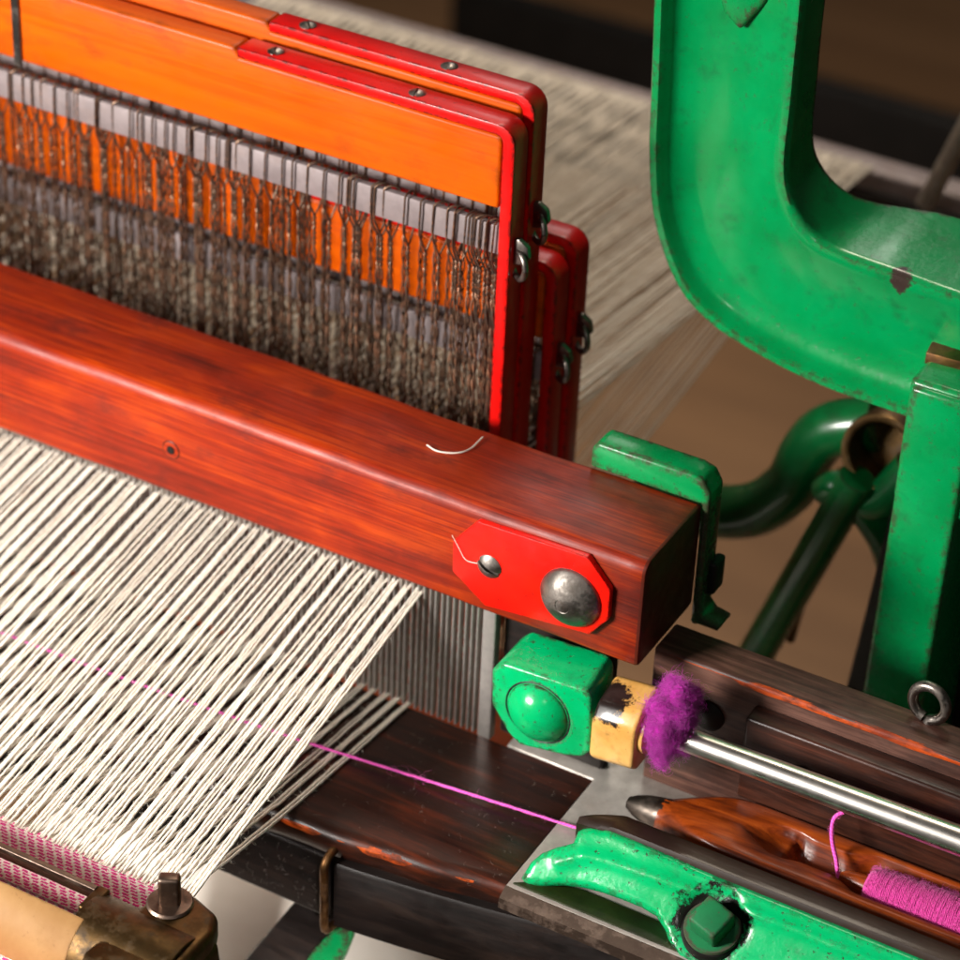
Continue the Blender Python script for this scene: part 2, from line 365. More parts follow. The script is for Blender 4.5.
def frames_along(P):
    P = np.asarray(P, float); T = np.gradient(P, axis=0); T /= np.linalg.norm(T, axis=1)[:, None] + 1e-12
    ref = np.array([0, 0, 1.0]) if abs(T[0][2]) < 0.9 else np.array([1.0, 0, 0])
    N = np.empty_like(P); n = np.cross(ref, T[0]); n /= np.linalg.norm(n)
    for i in range(len(P)):
        n = n - T[i] * np.dot(n, T[i]); n /= np.linalg.norm(n) + 1e-12; N[i] = n
    return T, N, np.cross(T, N)
def tube_arrays(P, r, sides=8, caps=True):
    P = np.asarray(P, float); n = len(P)
    r = np.broadcast_to(np.asarray(r, float), (n,))
    T, N, B = frames_along(P)
    a = np.linspace(0, 2 * np.pi, sides, endpoint=False)
    V = (P[:, None, :] + r[:, None, None] * (np.cos(a)[None, :, None] * N[:, None, :] + np.sin(a)[None, :, None] * B[:, None, :])).reshape(-1, 3)
    i = np.arange(n - 1)[:, None]; j = np.arange(sides)[None, :]; j2 = (j + 1) % sides
    F = np.stack([i * sides + j, i * sides + j2, (i + 1) * sides + j2, (i + 1) * sides + j], -1).reshape(-1, 4)
    s = np.concatenate([[0], np.cumsum(np.linalg.norm(np.diff(P, axis=0), axis=1))])
    u0 = np.broadcast_to(j / sides, (n - 1, sides)); u1 = u0 + 1 / sides
    v0 = np.broadcast_to(s[:-1, None], (n - 1, sides)); v1 = np.broadcast_to(s[1:, None], (n - 1, sides))
    uv = np.stack([np.stack([u0, v0], -1), np.stack([u1, v0], -1), np.stack([u1, v1], -1), np.stack([u0, v1], -1)], 2).reshape(-1, 2)
    if caps:
        V = np.vstack([V, P[:1], P[-1:]]); c0, c1 = n * sides, n * sides + 1
        jj = np.arange(sides); k2 = (jj + 1) % sides
        F = np.vstack([F, np.stack([np.full(sides, c0), k2, jj, np.full(sides, c0)], -1) * 0 + np.stack([jj, np.full(sides, c0), np.full(sides, c0), k2], -1)]) if False else F
        tri0 = np.stack([np.full(sides, c0), k2, jj], -1); tri1 = np.stack([np.full(sides, c1), (n - 1) * sides + jj, (n - 1) * sides + k2], -1)
        return V, F, uv, np.vstack([tri0, tri1])
    return V, F, uv, None
def tube(name, P, r, mat, parent=None, sides=10, caps=True, smooth=60):
    V, F, uv, tri = tube_arrays(P, r, sides, caps)
    b = root_base(parent)
    me = bpy.data.meshes.new(name)
    faces = F.tolist() + (tri.tolist() if tri is not None else [])
    me.from_pydata(((V - b) * MM).tolist(), [], faces)
    l = me.uv_layers.new(name='UVMap')
    full = np.zeros((len(me.loops), 2), np.float32); full[:len(uv)] = uv
    l.data.foreach_set('uv', full.ravel())
    finish(me, mat, smooth)
    return link(bpy.data.objects.new(name, me), parent)
def curve_pts(ctrl, n=40):
    """Catmull-Rom through control points"""
    c = np.asarray(ctrl, float); c = np.vstack([2 * c[0] - c[1], c, 2 * c[-1] - c[-2]])
    out = []; seg = len(c) - 3
    for t in np.linspace(0, seg, n):
        i = min(int(t), seg - 1); u = t - i
        p0, p1, p2, p3 = c[i:i + 4]
        out.append(0.5 * ((2 * p1) + (-p0 + p2) * u + (2 * p0 - 5 * p1 + 4 * p2 - p3) * u * u + (-p0 + 3 * p1 - 3 * p2 + p3) * u ** 3))
    return np.array(out)
def lathe(name, prof, origin, axis, mat, parent=None, seg=32, smooth=40, side=None):
    """prof: (radius, height along axis)"""
    axis = np.array(axis, float); axis /= np.linalg.norm(axis)
    ref = np.array([0, 0, 1.0]) if abs(axis[2]) < 0.9 else np.array([1.0, 0, 0])
    a = np.cross(ref, axis); a /= np.linalg.norm(a); b = np.cross(axis, a); o = np.array(origin, float)
    bm = bmesh.new(); rings = []
    for r, h in prof:
        if r < 1e-6: rings.append([bm.verts.new(o + axis * h)])
        else: rings.append([bm.verts.new(o + axis * h + r * (math.cos(t) * a + math.sin(t) * b)) for t in np.linspace(0, 2 * math.pi, seg, endpoint=False)])
    for p, q in zip(rings, rings[1:]):
        for i in range(seg):
            j = (i + 1) % seg
            vs_ = [p[i % len(p)], p[j % len(p)], q[j % len(q)], q[i % len(q)]]
            u = []
            for v in vs_:
                if v not in u: u.append(v)
            if len(u) > 2: bm.faces.new(u)
    for ring in (rings[0], rings[-1]):
        if len(ring) > 2: bm.faces.new(ring)
    return from_bm(name, bm, mat, parent, smooth)
def fibres(name, segs, mat, parent=None, r=0.06):
    """many thin three-sided fibres in one mesh; segs: (n, k, 3) points"""
    S = np.asarray(segs, float); n, k, _ = S.shape
    T = np.gradient(S, axis=1); T /= np.linalg.norm(T, axis=2)[..., None] + 1e-9
    ref = rng.normal(size=(n, 1, 3)); N = np.cross(T, np.broadcast_to(ref, T.shape)); N /= np.linalg.norm(N, axis=2)[..., None] + 1e-9
    B = np.cross(T, N)
    taper = np.linspace(1, 0.4, k)[None, :, None, None]
    a = np.array([0, 2.094, 4.189])
    V = S[:, :, None, :] + r * taper * (np.cos(a)[None, None, :, None] * N[:, :, None, :] + np.sin(a)[None, None, :, None] * B[:, :, None, :])
    V = V.reshape(-1, 3)
    base = (np.arange(n)[:, None, None] * k + np.arange(k - 1)[None, :, None]) * 3
    j = np.arange(3)[None, None, :]; j2 = (j + 1) % 3
    F = np.stack([base + j, base + j2, base + 3 + j2, base + 3 + j], -1).reshape(-1, 4)
    uv = np.zeros((len(F) * 4, 2))
    o = from_arrays(name, V, F, mat, parent, smooth=0, uv=uv)
    o['kind'] = 'stuff'
    return o
def curl(p0, length, k=7, wild=0.5, up=None):
    k = 7
    d = rng.normal(size=3); 
    if up is not None: d = d + np.array(up)
    d /= np.linalg.norm(d); pts = [np.array(p0, float)]; st = length / (k - 1)
    w = rng.normal(size=3) * wild
    for _ in range(k - 1):
        d = d + np.cross(w, d) + rng.normal(size=3) * wild * 0.25; d /= np.linalg.norm(d); pts.append(pts[-1] + d * st)
    return pts

# ================================================================== SETTING
fl = from_bm('floor', (lambda b: b)(bm_box((-9000, 9000), (-6000, 12000), (-930, -900))), 'floor', None)
tag(fl, kind='structure')

# ================================================================== SLEY (batten): rail, reed, race board, shuttle box move together
sley = thing('loom_sley', 'wooden loom batten with red-brown hand rail, steel reed and open shuttle box', 'loom batten', (-150, -20, -240))

# ---- hand rail
bm = bm_box((-640, 0), (0, 72), (-72, 0))
bmesh.ops.subdivide_edges(bm, edges=[e for e in bm.edges if abs(e.verts[0].co.x - e.verts[1].co.x) > 1], cuts=60)
long_e = [e for e in bm.edges if abs(e.verts[0].co.x - e.verts[1].co.x) > 1]
end_e = [e for e in bm.edges if e.is_manifold and e.calc_face_angle(0) > 1 and e not in long_e]
bevel(bm, 8.5, 6, edges=[e for e in long_e if e.verts[0].co.y < 1 and e.verts[0].co.z > -1])
bevel(bm, 4.0, 4, edges=[e for e in bm.edges if e.is_valid and abs(e.verts[0].co.x - e.verts[1].co.x) > 1 and len(e.link_faces) == 2 and e.calc_face_angle(0) > 1.2])
bevel(bm, 2.0, 2, angle=50)
for v in bm.verts:      # hand-worn unevenness along the length
    x = v.co.x
    v.co.z += 0.5 * math.sin(x * 0.021 + 1.0) * (1 if v.co.z > -30 else 0.4) + 0.25 * math.sin(x * 0.083)
    v.co.y += 0.4 * math.sin(x * 0.017 + 2.0)
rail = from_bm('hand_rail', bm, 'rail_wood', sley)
tag(rail, 'square red-brown varnished wooden rail')
# plugged screw hole in the front of the rail
px, py, pz = at(171, 450, Y=0)
lathe('plug_ring', [(5.3, 0.0), (5.8, 0.55), (6.4, 0.0)], (px, 0.1, pz), (0, -1, 0), 'ledge_wood', rail, 24)
lathe('screw_hole', [(0, 0.6), (2.5, 0.6), (3.1, -0.4)], (px, -0.3, pz), (0, -1, 0), 'black', rail, 14)
lathe('wood_plug', [(1.9, 0.35), (5.4, 0.5), (6.0, 0.2), (6.1, -2)], (px, 0.1, pz), (0, -1, 0), 'rail_wood', rail, 20)

# ---- red octagonal plate with bolt and screw
oct_pts = [(-104, -7), (-34, -4.5), (-18.5, -21), (-18.5, -42), (-29.5, -57), (-97, -64), (-119, -48), (-119.5, -27)]
plate = prism_xz('fixing_plate', oct_pts, -4.0, 0.8, 'plate_red', sley, 0.9, 2, 20)
tag(plate, 'bright red eight-sided metal plate')
def dome_profile(r, h, n=9, base=1.2):
    R = (r * r + h * h) / (2 * h); out = [(r, -1.0), (r, base)]
    a0 = math.asin(min(1, r / R))
    for i in range(1, n + 1):
        a = a0 * (1 - i / n); out.append((R * math.sin(a), base + h - R * (1 - math.cos(a))))
    out[-1] = (0, base + h)
    return out
dp = dome_profile(19, 10, 14)
lathe('dome_bolt', dp[:-3] + [(4.6, 10.75), (4.2, 10.35), (3.6, 10.5), (1.8, 10.75), (0, 10.8)], (-42.5, -4, -35.5), (0, -1, 0), 'worn_steel', plate, 40)
# slotted screw: two half domes with the slot between them
def slotted_screw(name, c, axis_y, r, h, parent, mat='dark_steel', tilt=0.3, axis=(0, -1, 0)):
    bm = bmesh.new()
    prof = dome_profile(r, h, 6, 0.5)
    seg = 24; rings = []
    for rr, hh in prof:
        if rr < 1e-6: rings.append([bm.verts.new((0, 0, hh))])
        else: rings.append([bm.verts.new((rr * math.cos(t), rr * math.sin(t), hh)) for t in np.linspace(0, 2 * math.pi, seg, endpoint=False)])
    for p, q in zip(rings, rings[1:]):
        for i in range(seg):
            j = (i + 1) % seg; u = []
            for v in (p[i % len(p)], p[j % len(p)], q[j % len(q)], q[i % len(q)]):
                if v not in u: u.append(v)
            if len(u) > 2: bm.faces.new(u)
    # slot: the two halves of the head stand apart, a low disc closes the slot
    w = r * 0.15; src = bm.copy(); out_bm = bmesh.new()
    for sgn in (1, -1):
        hb = src.copy(); g = hb.verts[:] + hb.edges[:] + hb.faces[:]
        res = bmesh.ops.bisect_plane(hb, geom=g, plane_co=(0, sgn * w, 0), plane_no=(0, -sgn, 0), clear_outer=True)
        bmesh.ops.holes_fill(hb, edges=[e for e in hb.edges if len(e.link_faces) == 1], sides=0)
        tmp = bpy.data.meshes.new('half'); hb.to_mesh(tmp); hb.free(); out_bm.from_mesh(tmp); bpy.data.meshes.remove(tmp)
    ring = [out_bm.verts.new((r * .9 * math.cos(t), r * .9 * math.sin(t), 0.35 * h)) for t in np.linspace(0, 2 * math.pi, 16, endpoint=False)]
    out_bm.faces.new(ring)
    bm.free(); src.free(); bm = out_bm
    q = Vector((0, 0, 1)).rotation_difference(Vector(axis)).to_matrix() @ Matrix.Rotation(tilt, 3, 'Z')
    for v in bm.verts: v.co = q @ v.co + Vector(c)
    return from_bm(name, bm, mat, parent, 30)
slotted_screw('screw', (-95, -4, -35), 0, 7.8, 3.2, plate, tilt=2.75, mat='worn_steel')

# ---- green strap over the back of the rail end
strap = thing_strap = None
bm = prism_bm([(-71, 14), (-67, 18.5), (-8, 19), (0, 17), (5, 9), (5.5, -70), (5.5, -84), (0.8, -84), (0.6, -60), (0.5, 0.8), (-4, 0.8), (-71, 0.8)], lambda p, d: (p[0], d, p[1]), 69, 88)
bevel(bm, 2.0, 3, 30)
strap = from_bm('rail_strap', bm, 'green_paint', sley)
tag(strap, 'green iron strap hooked over the rail end')
prism_xz('strap_foot', [(5.0, -60), (6.5, -71), (11, -76.0), (20, -77.6), (20, -80), (2, -80)], 66, 84, 'green_paint', sley, 1.0)
box('strap_nut', (4, 10), (78, 92), (-66, -44), 'black', sley, 2.0)

# ---- race board: dark wood top with a bowed, rounded front edge
def y_front(x): return -112 + 16.5 * (max(0, x + 200) / 170) ** 2
def loft_x(name, xs, section, mat, parent, smooth=40, closed=True):
    rows = [section(x) for x in xs]; k = len(rows[0]); V = np.array([(x, p[0], p[1]) for x, r in zip(xs, rows) for p in r])
    bm = bmesh.new(); bv = [bm.verts.new(v) for v in V]
    for i in range(len(xs) - 1):
        for j in range(k if closed else k - 1):
            a, b = i * k + j, i * k + (j + 1) % k
            bm.faces.new((bv[a], bv[b], bv[b + k], bv[a + k]))
    if closed:
        bm.faces.new(bv[:k]); bm.faces.new(bv[-k:][::-1])
    return from_bm(name, bm, mat, parent, smooth)
def race_sec(x):
    f = y_front(x) + 0.6 * math.sin(x * 0.11)
    return [(12, -176), (-60, -175.6), (f + 9, -175.8), (f + 4.5, -176.8), (f + 1.5, -179.0), (f, -182.5), (f + 1, -192), (f + 4, -196), (12, -196)]
race = loft_x('race_board', np.linspace(-640, -27.5, 90), race_sec, 'race_wood', sley)
tag(race, 'dark worn wooden race board')
# worn-through front edge showing orange wood: a rounded lip piece
def lip_sec(x):
    f = y_front(x); e = max(0.0, math.sin(math.pi * min(1, max(0, (x + 175) / 128)))) ** 0.6 * (0.8 + 0.25 * math.sin(x * .33)) * 1.0 - 0.35
    return [(f + 8, -180), (f + 3.0, -178.5 + .6 * e), (f + 1.1 - 1.0 * e, -179.9), (f + .6 - 0.9 * e, -182.4), (f + 1.3 - e, -184.0), (f + 2.5, -185.0), (f + 8, -184)]
loft_x('worn_edge', np.linspace(-176, -46, 60), lip_sec, 'worn_orange', race)
# lower rail under the race board
def low_sec(x):
    f = -115 + 13 * max(0, (x + 131) / 93) ** 1.25 if x > -131 else -115
    return [(f + 30, -193), (f + 1.5, -193.2), (f, -195), (f, -241), (f + 2, -243), (f + 30, -243)]
low = loft_x('lower_rail', np.linspace(-128, 260, 40), low_sec, 'dark_wood', sley)
box('lower_rail_end', (-640, -136), (-108, -82), (-246, -197), 'dark_wood', sley, 3)
tube('wire_staple', curve_pts([(-131.5, -100, -190), (-131.5, -112, -187.5), (-131.8, -119, -192), (-131.8, -119.5, -203), (-131.5, -119.5, -225), (-131.5, -118.5, -243), (-131.5, -108, -247)], 24), 2.6, 'rusty', sley, 10)
prism_xz('sword', [(-160, -244), (-122, -244), (-150, -300), (-300, -600), (-350, -600), (-196, -310)], -98, -60, 'dark_wood', sley, 2)

# ---- reed
RP = 4.1; RX0 = -110.0
reed_bar = box('reed', (-106.5, -97.5), (12.5, 19.5), (-177, -70), 'reed_wire', sley, 1.2)
tag(reed_bar, 'flat steel wires of the reed')
me_wire = None
for i in range(122):
    x = RX0 - i * RP + random.uniform(-.25, .25)
    if me_wire is None:
        b0 = BASE[sley.name]
        bm = bm_box((-0.75, 0.75), (13.5, 18.5), (-176.5, -72)); bevel(bm, 0.5, 1)
        for v in bm.verts: v.co = (v.co - Vector(b0) + Vector((b0[0], 0, 0))) * MM
        me_wire = bpy.data.meshes.new('reed_wire'); bm.to_mesh(me_wire); bm.free(); finish(me_wire, 'reed_wire')
    o = link(bpy.data.objects.new('reed_wire', me_wire), reed_bar)
    o.location = ((x - BASE[sley.name][0]) * MM, random.uniform(-.2, .2) * MM, 0)
    o.rotation_euler = (0, 0, 0)

# ---- shuttle box
bed = prism_xy('box_bed', [(-86, 62), (-86, 13), (-27, 13), (-27, -94.5), (300, -92), (300, 34), (-2, 34), (-2, 62)], -190, -175, 'bed_steel', sley, 1.4, 2)
tag(bed, 'grey steel floor of the shuttle box')
prism_xy('bed_front', [(-24, -92.0), (-10, -82), (12, -76), (300, -76), (300, -91)], -175.2, -173.4, 'olive', bed, 0.6)
bed_edge = loft_x('bed_edge', np.linspace(-27, 300, 10), lambda x: [(-94.2, -175.5), (-101.5, -179.5), (-102.5, -186), (-94.2, -189)], 'brown_steel', bed)
box('box_back', (-4, 300), (31, 59), (-186, -78), 'box_wood', sley, 2.4, 4)
back = [o for o in sley.children if o.name.startswith('box_back')][0]
tag(back, 'grey-brown wooden back wall of the shuttle box')
# worn orange inner arris of the back wall
loft_x('worn_arris', np.linspace(2, 300, 60), lambda x: (lambda k_: [(33.0 + .4 * math.sin(x * .2), -78.6 + .75 * k_), (31.8, -78.9 + .5 * k_), (31.1 - .35 * k_, -79.8), (31.2 - .5 * k_, -81.4 - (.8 + .5 * math.sin(x * .13)) * k_), (33, -84), (35, -80)])(min(1, max(0, (x - 8) / 60)) * (0.75 + 0.3 * math.sin(x * .09 + 1))), 'worn_orange', back)
box('box_ledge', (62, 300), (16.5, 31.5), (-150, -91), 'ledge_wood', sley, 2.2, 3)
lathe('back_bolt', dome_profile(10, 3, 6), (34, 31, -112), (0, -1, 0), 'black', sley, 28)
lathe('ledge_bolt', dome_profile(8, 2.5, 6), (100, 16.5, -118), (0, -1, 0), 'black', sley, 24)
# eye bolt on the back wall
eye_c = np.array([155.2, 53, -65.0])
ring = [eye_c + 11.0 * np.array([math.cos(a) * 0.93, -0.1 * math.cos(a), math.sin(a)]) for a in np.linspace(-1.35, -1.35 + 2 * math.pi - 0.42, 30)]
eye = tube('eye_bolt', np.vstack([[eye_c + (-1, 0, -24)], [eye_c + (0.5, 0, -15)], ring]), 3.1, 'dark_steel', sley, 12)
# spindle
def rod_pts(n=24):
    a = np.array([22, -10, -99.2]); b = np.array([300, -10, -95.0])
    return [a + (b - a) * t for t in np.linspace(0, 1, n)]
tube('picker_spindle', rod_pts(), np.linspace(7.0, 8.8, 24), 'steel', sley, 28)
# green spindle bracket with domed bolt
blk_pts = [(-81, -92), (-74, -84.5), (-20, -81), (-16.5, -86), (-14.5, -124), (-19, -130), (-30, -134), (-60, -139.5), (-68, -134), (-80, -117)]
bm = prism_bm(blk_pts, lambda p, d: (p[0], d, p[1]) if d < 0 else (p[0] * 0.93 - 3, d, p[1] + 4), -22, 10)
bevel(bm, 2.2, 3, 22)
blk = from_bm('spindle_bracket', bm, 'green_bright', sley)
tag(blk, 'bright green cast bracket with a domed bolt')
lathe('domed_bolt', [(p[0], p[1] - 1.0) for p in dome_profile(19.6, 11.5, 12)], (-49.5, -22, -110), (0, -1, 0), 'green_bright', blk, 40)
lathe('grease_ring', [(19.6, -0.4), (20.6, 0.5), (21.8, -0.4)], (-49.5, -22, -110), (0, -1, 0), 'black', blk, 40)
box('dark_gap_filler', (-96, -26), (21, 33), (-174.5, -74), 'dark_wood', sley, 2)  # added dark block filling the dark gap beside the reed

# ---- green front casting of the box, on a plane leaning out from top to foot
P0 = np.array([0, -60.0, -140.0]); NRM = np.array([0, -34.0, 30.0]); NRM /= np.linalg.norm(NRM)
def on_plane(px, py):
    d = CAM_R.T @ np.array([(px - 480) / F_PX, (py - 480) / F_PX, 1.0])
    return CAM_C + d * (np.dot(P0 - CAM_C, NRM) / np.dot(d, NRM))
cast_px = [(577, 831), (583, 828), (592, 827), (610, 830), (640, 842), (720, 877), (820, 917), (926, 960), (1010, 994), (1010, 1120), (800, 1060), (735, 1010),
           (692, 966), (678, 958), (670, 948), (664, 930), (655, 916), (640, 907), (620, 899), (600, 892), (580, 887), (560, 885), (540, 886), (525, 885), (520, 878), (530, 862), (541, 853), (556, 847), (572, 843)]
cp = [on_plane(*p) for p in cast_px]
AXU = np.array([1.0, 0, 0]); AXV = np.cross(NRM, AXU)          # along the box, up the slope
to2 = lambda p: np.array([np.dot(p - P0, AXU), np.dot(p - P0, AXV)])
poly = []
for a, b in zip(cp, cp[1:] + cp[:1]):
    nseg = max(1, int(np.linalg.norm(b - a) / 3.0))
    for t in np.linspace(0, 1, nseg, endpoint=False): poly.append(to2(a + (b - a) * t))
poly = np.array(poly)
def seg_dist(q, A, B):
    d = B - A; t = np.clip(((q - A) * d).sum(1) / np.maximum((d * d).sum(1), 1e-9), 0, 1)
    return np.min(np.linalg.norm(A + d * t[:, None] - q, axis=1))
PA_, PB_ = poly, np.roll(poly, -1, axis=0)
rib2 = np.array([to2(on_plane(*p)) for p in [(560, 862), (585, 856), (610, 861), (640, 872), (680, 886), (720, 901), (800, 931), (900, 972), (1010, 1020)]])
bolt2 = to2(on_plane(714, 921))
def cast_h(q):
    d = seg_dist(q, PA_, PB_)
    h = 4.0 * math.sqrt(max(0, 1 - (1 - min(d / 3.2, 1)) ** 2))
    r = seg_dist(q, rib2[:-1], rib2[1:]); h += 2.4 * math.exp(-abs(r / 3.6) ** 1.5)
    bd = np.linalg.norm(q - bolt2); h -= 5.0 * (1 / (1 + math.exp((bd - 17) / 1.5)))
    h += 0.25 * math.sin(q[0] * .11 + q[1] * .1) * math.sin(q[1] * .15)
    return h
from mathutils.geometry import delaunay_2d_cdt
inner = []
for gx in np.arange(poly[:, 0].min(), min(poly[:, 0].max(), 270), 2.2):
    for gy in np.arange(poly[:, 1].min(), poly[:, 1].max(), 2.2):
        q = np.array([gx + random.uniform(-.3, .3), gy + random.uniform(-.3, .3)])
        c_ = (PA_[:, 1] > q[1]) != (PB_[:, 1] > q[1])
        xi = PA_[:, 0] + (q[1] - PA_[:, 1]) / np.where(abs(PB_[:, 1] - PA_[:, 1]) < 1e-9, 1e-9, PB_[:, 1] - PA_[:, 1]) * (PB_[:, 0] - PA_[:, 0])
        if (np.count_nonzero(c_ & (q[0] < xi)) % 2) and seg_dist(q, PA_, PB_) > 0.9: inner.append(q)
npb = len(poly)
allp = [Vector(p) for p in poly] + [Vector(p) for p in inner]
vo, eo, fo, *_ = delaunay_2d_cdt(allp, [(i, (i + 1) % npb) for i in range(npb)], [list(range(npb))], 1, 1e-6)
bm = bmesh.new()
vv = []
for i, p in enumerate(vo):
    q = np.array(p); h = cast_h(q)
    vv.append(bm.verts.new(Vector(P0 + AXU * q[0] + AXV * q[1] + NRM * (h - 2.5))))
for f in fo: bm.faces.new([vv[i] for i in f])
rim = [e for e in bm.edges if len(e.link_faces) == 1]
ext = bmesh.ops.extrude_edge_only(bm, edges=rim)
for v in [g for g in ext['geom'] if isinstance(g, bmesh.types.BMVert)]: v.co -= Vector(NRM) * 8
sp_ = (on_plane(712, 925) - BASE[sley.name]) * MM
M['cast_green'] = mat_paint('bright_green_cast_enamel', lin(0, 162, 92), lin(2, 176, 106), lin(50, 36, 30), rough=0.22, wear=0.95, edge_r=0.005, speck=0.85, grime=0.45, coat=0.12, bump=0.4, rough_tex=1.2, spot=(float(sp_[0]), float(sp_[1]), float(sp_[2]), 0.024))
cast = from_bm('box_front', bm, 'cast_green', sley, 60)
tag(cast, 'bright green glossy cast front of the shuttle box')
BAX = np.array([0.06, -0.42, 0.905]); BAX /= np.linalg.norm(BAX)
bc = on_plane(713, 928) + NRM * 0.5
lathe('bolt_seat', [(0, -1.0), (16.5, -1.0), (17.6, -3), (18, -9)], bc, BAX, 'black', cast, 36)
lathe('washer', [(8, -0.9), (15.4, -0.9), (16.2, 0.4), (15.6, 2.0), (8, 2.4)], bc, BAX, 'dull_green', cast, 36)
ax = Vector(BAX); u_ = Vector((0.95, -0.30, 0)); u_ = (u_ - ax * u_.dot(ax)).normalized(); w_ = ax.cross(u_)
bm = bm_box((-9.4, 9.4), (-9.4, 9.4), (1.5, 17)); bevel(bm, 2.0, 3)
for v in bm.verts: v.co = Vector(bc) + u_ * v.co.x + w_ * v.co.y + ax * v.co.z
from_bm('square_bolt', bm, 'dull_green', cast)
# dark lining along the top of the box front
def lining_sec(x):
    s = min(1, max(0, (x + 3) / 24)) ** 0.6; b = -58.5 - 4 * (1 - s); a = -60 + 17 * s
    return [(b - .5, -175), (b - .5, -141), (b + 1.5, -138.2 - (1 - s) * 2), ((a + b) / 2, -137.0 - (1 - s) * 2), (a - 1.5, -138.4 - (1 - s)), (a, -142), (a, -175)]
loft_x('box_lining', np.concatenate([np.linspace(-1, 24, 12), np.linspace(30, 300, 20)]), lining_sec, 'lining', sley)
tag([o for o in sley.children if o.name.startswith('box_lining')][0], 'dark brown lining strip inside the box front')
# small steel catch on the bed in front of the shuttle tip
tube('steel_catch', [np.array((2, -24, -172.5)) + 9 * np.array((math.cos(a), math.sin(a), 0)) for a in np.linspace(0.4, 3.6, 16)], 2.0, 'dark_steel', sley, 8)

# ================================================================== HEDDLE FRAMES
HP = {}
def wire_mesh(kind):
    """one twisted wire heddle, hanging from z=0 (top of its bar), metres"""
    r = 0.64; V = []; F = []; off = 0
    L = 300.0; eye = 158.0
    for s in (0, 1):
        P = []
        sg = 1 if s == 0 else -1
        ph = math.pi + kind * 0.35; wob = (kind - 2) * 0.3
        for t in np.linspace(0, 1, 7):       # half of the top loop, slanting over the bar edge
            a = t * math.pi / 2
            P.append((-sg * 2.3 * math.sin(a) + wob * (1 - t), -sg * 4.0 * math.sin(a), 2.6 * math.cos(a) + 0.2))
        P += [(-sg * 2.6, -sg * 4.1, -8), (-sg * 2.9, -sg * 3.9, -16), (-sg * 2.9, -sg * 3.4, -21.5), (-sg * 1.9, -sg * 2.0, -27), (-sg * 0.9, -sg * 0.8, -30.5)]
        z = -32.0
        while z > -L:
            d = -32 - z
            if d < 22: turns = d / 7.0
            else: turns = 22 / 7.0 + (d - 22) / 26.0
            R = 0.75 if d < 22 else 0.95
            if abs(z + eye) < 9: R = 2.6 * (1 - (abs(z + eye) / 9) ** 2) + 0.8
            a = 2 * math.pi * turns + ph + (0 if s == 0 else math.pi)
            P.append((R * math.cos(a), R * math.sin(a), z)); z -= 1.7 if d < 24 else 4.0
        v, f, _, _ = tube_arrays(P, r, 5, False)
        V.append(v); F.append(f + off); off += len(v)
    V = np.vstack(V) * MM; F = np.vstack(F)
    me = bpy.data.meshes.new('heddle'); me.from_pydata(V.tolist(), [], F.tolist()); finish(me, 'heddle_wire', 60)
    return me
HED = [wire_mesh(k) for k in range(5)]

FR = [  # y0, y1, top z, label
    (100, 117, 183, 'front heddle frame, orange wooden rail and red iron end, nearest the hand rail'),
    (122, 139, 193, 'tall heddle frame directly behind the front one, its red corner rising highest'),
    (144, 161, 76, 'lowered heddle frame, inner and lower of the two short red corners'),
    (166, 183, 83, 'lowered rearmost heddle frame, outer of the two short red corners'),
]
XRS = [-147.0, -147.0, -137.0, -135.5]
def arc(cx, cz, r, a0, a1, n=6): return [(cx + r * math.cos(a), cz + r * math.sin(a)) for a in np.linspace(a0, a1, n)]
THREAD_X = []     # filled below: (x at reed, dent index, strand, frame)
GX0, GP = -151.0, 8.2
for g in range(66):
    xg = GX0 - g * GP; near = g < 41
    nu, nl = (3, 2) if near else (1, 1)
    for s in range(nu): THREAD_X.append((xg + (s - (nu - 1) / 2) * 1.5 + random.uniform(-.3, .3), 0, s % 2 if near else g % 2, near))
    xg2 = xg - GP / 2
    for s in range(nl): THREAD_X.append((xg2 + (s - (nl - 1) / 2) * 1.8 + random.uniform(-.3, .3), 1, s % 2 if near else g % 2, near))
EYE_Z = {0: -53, 1: -46, 2: -178, 3: -181}
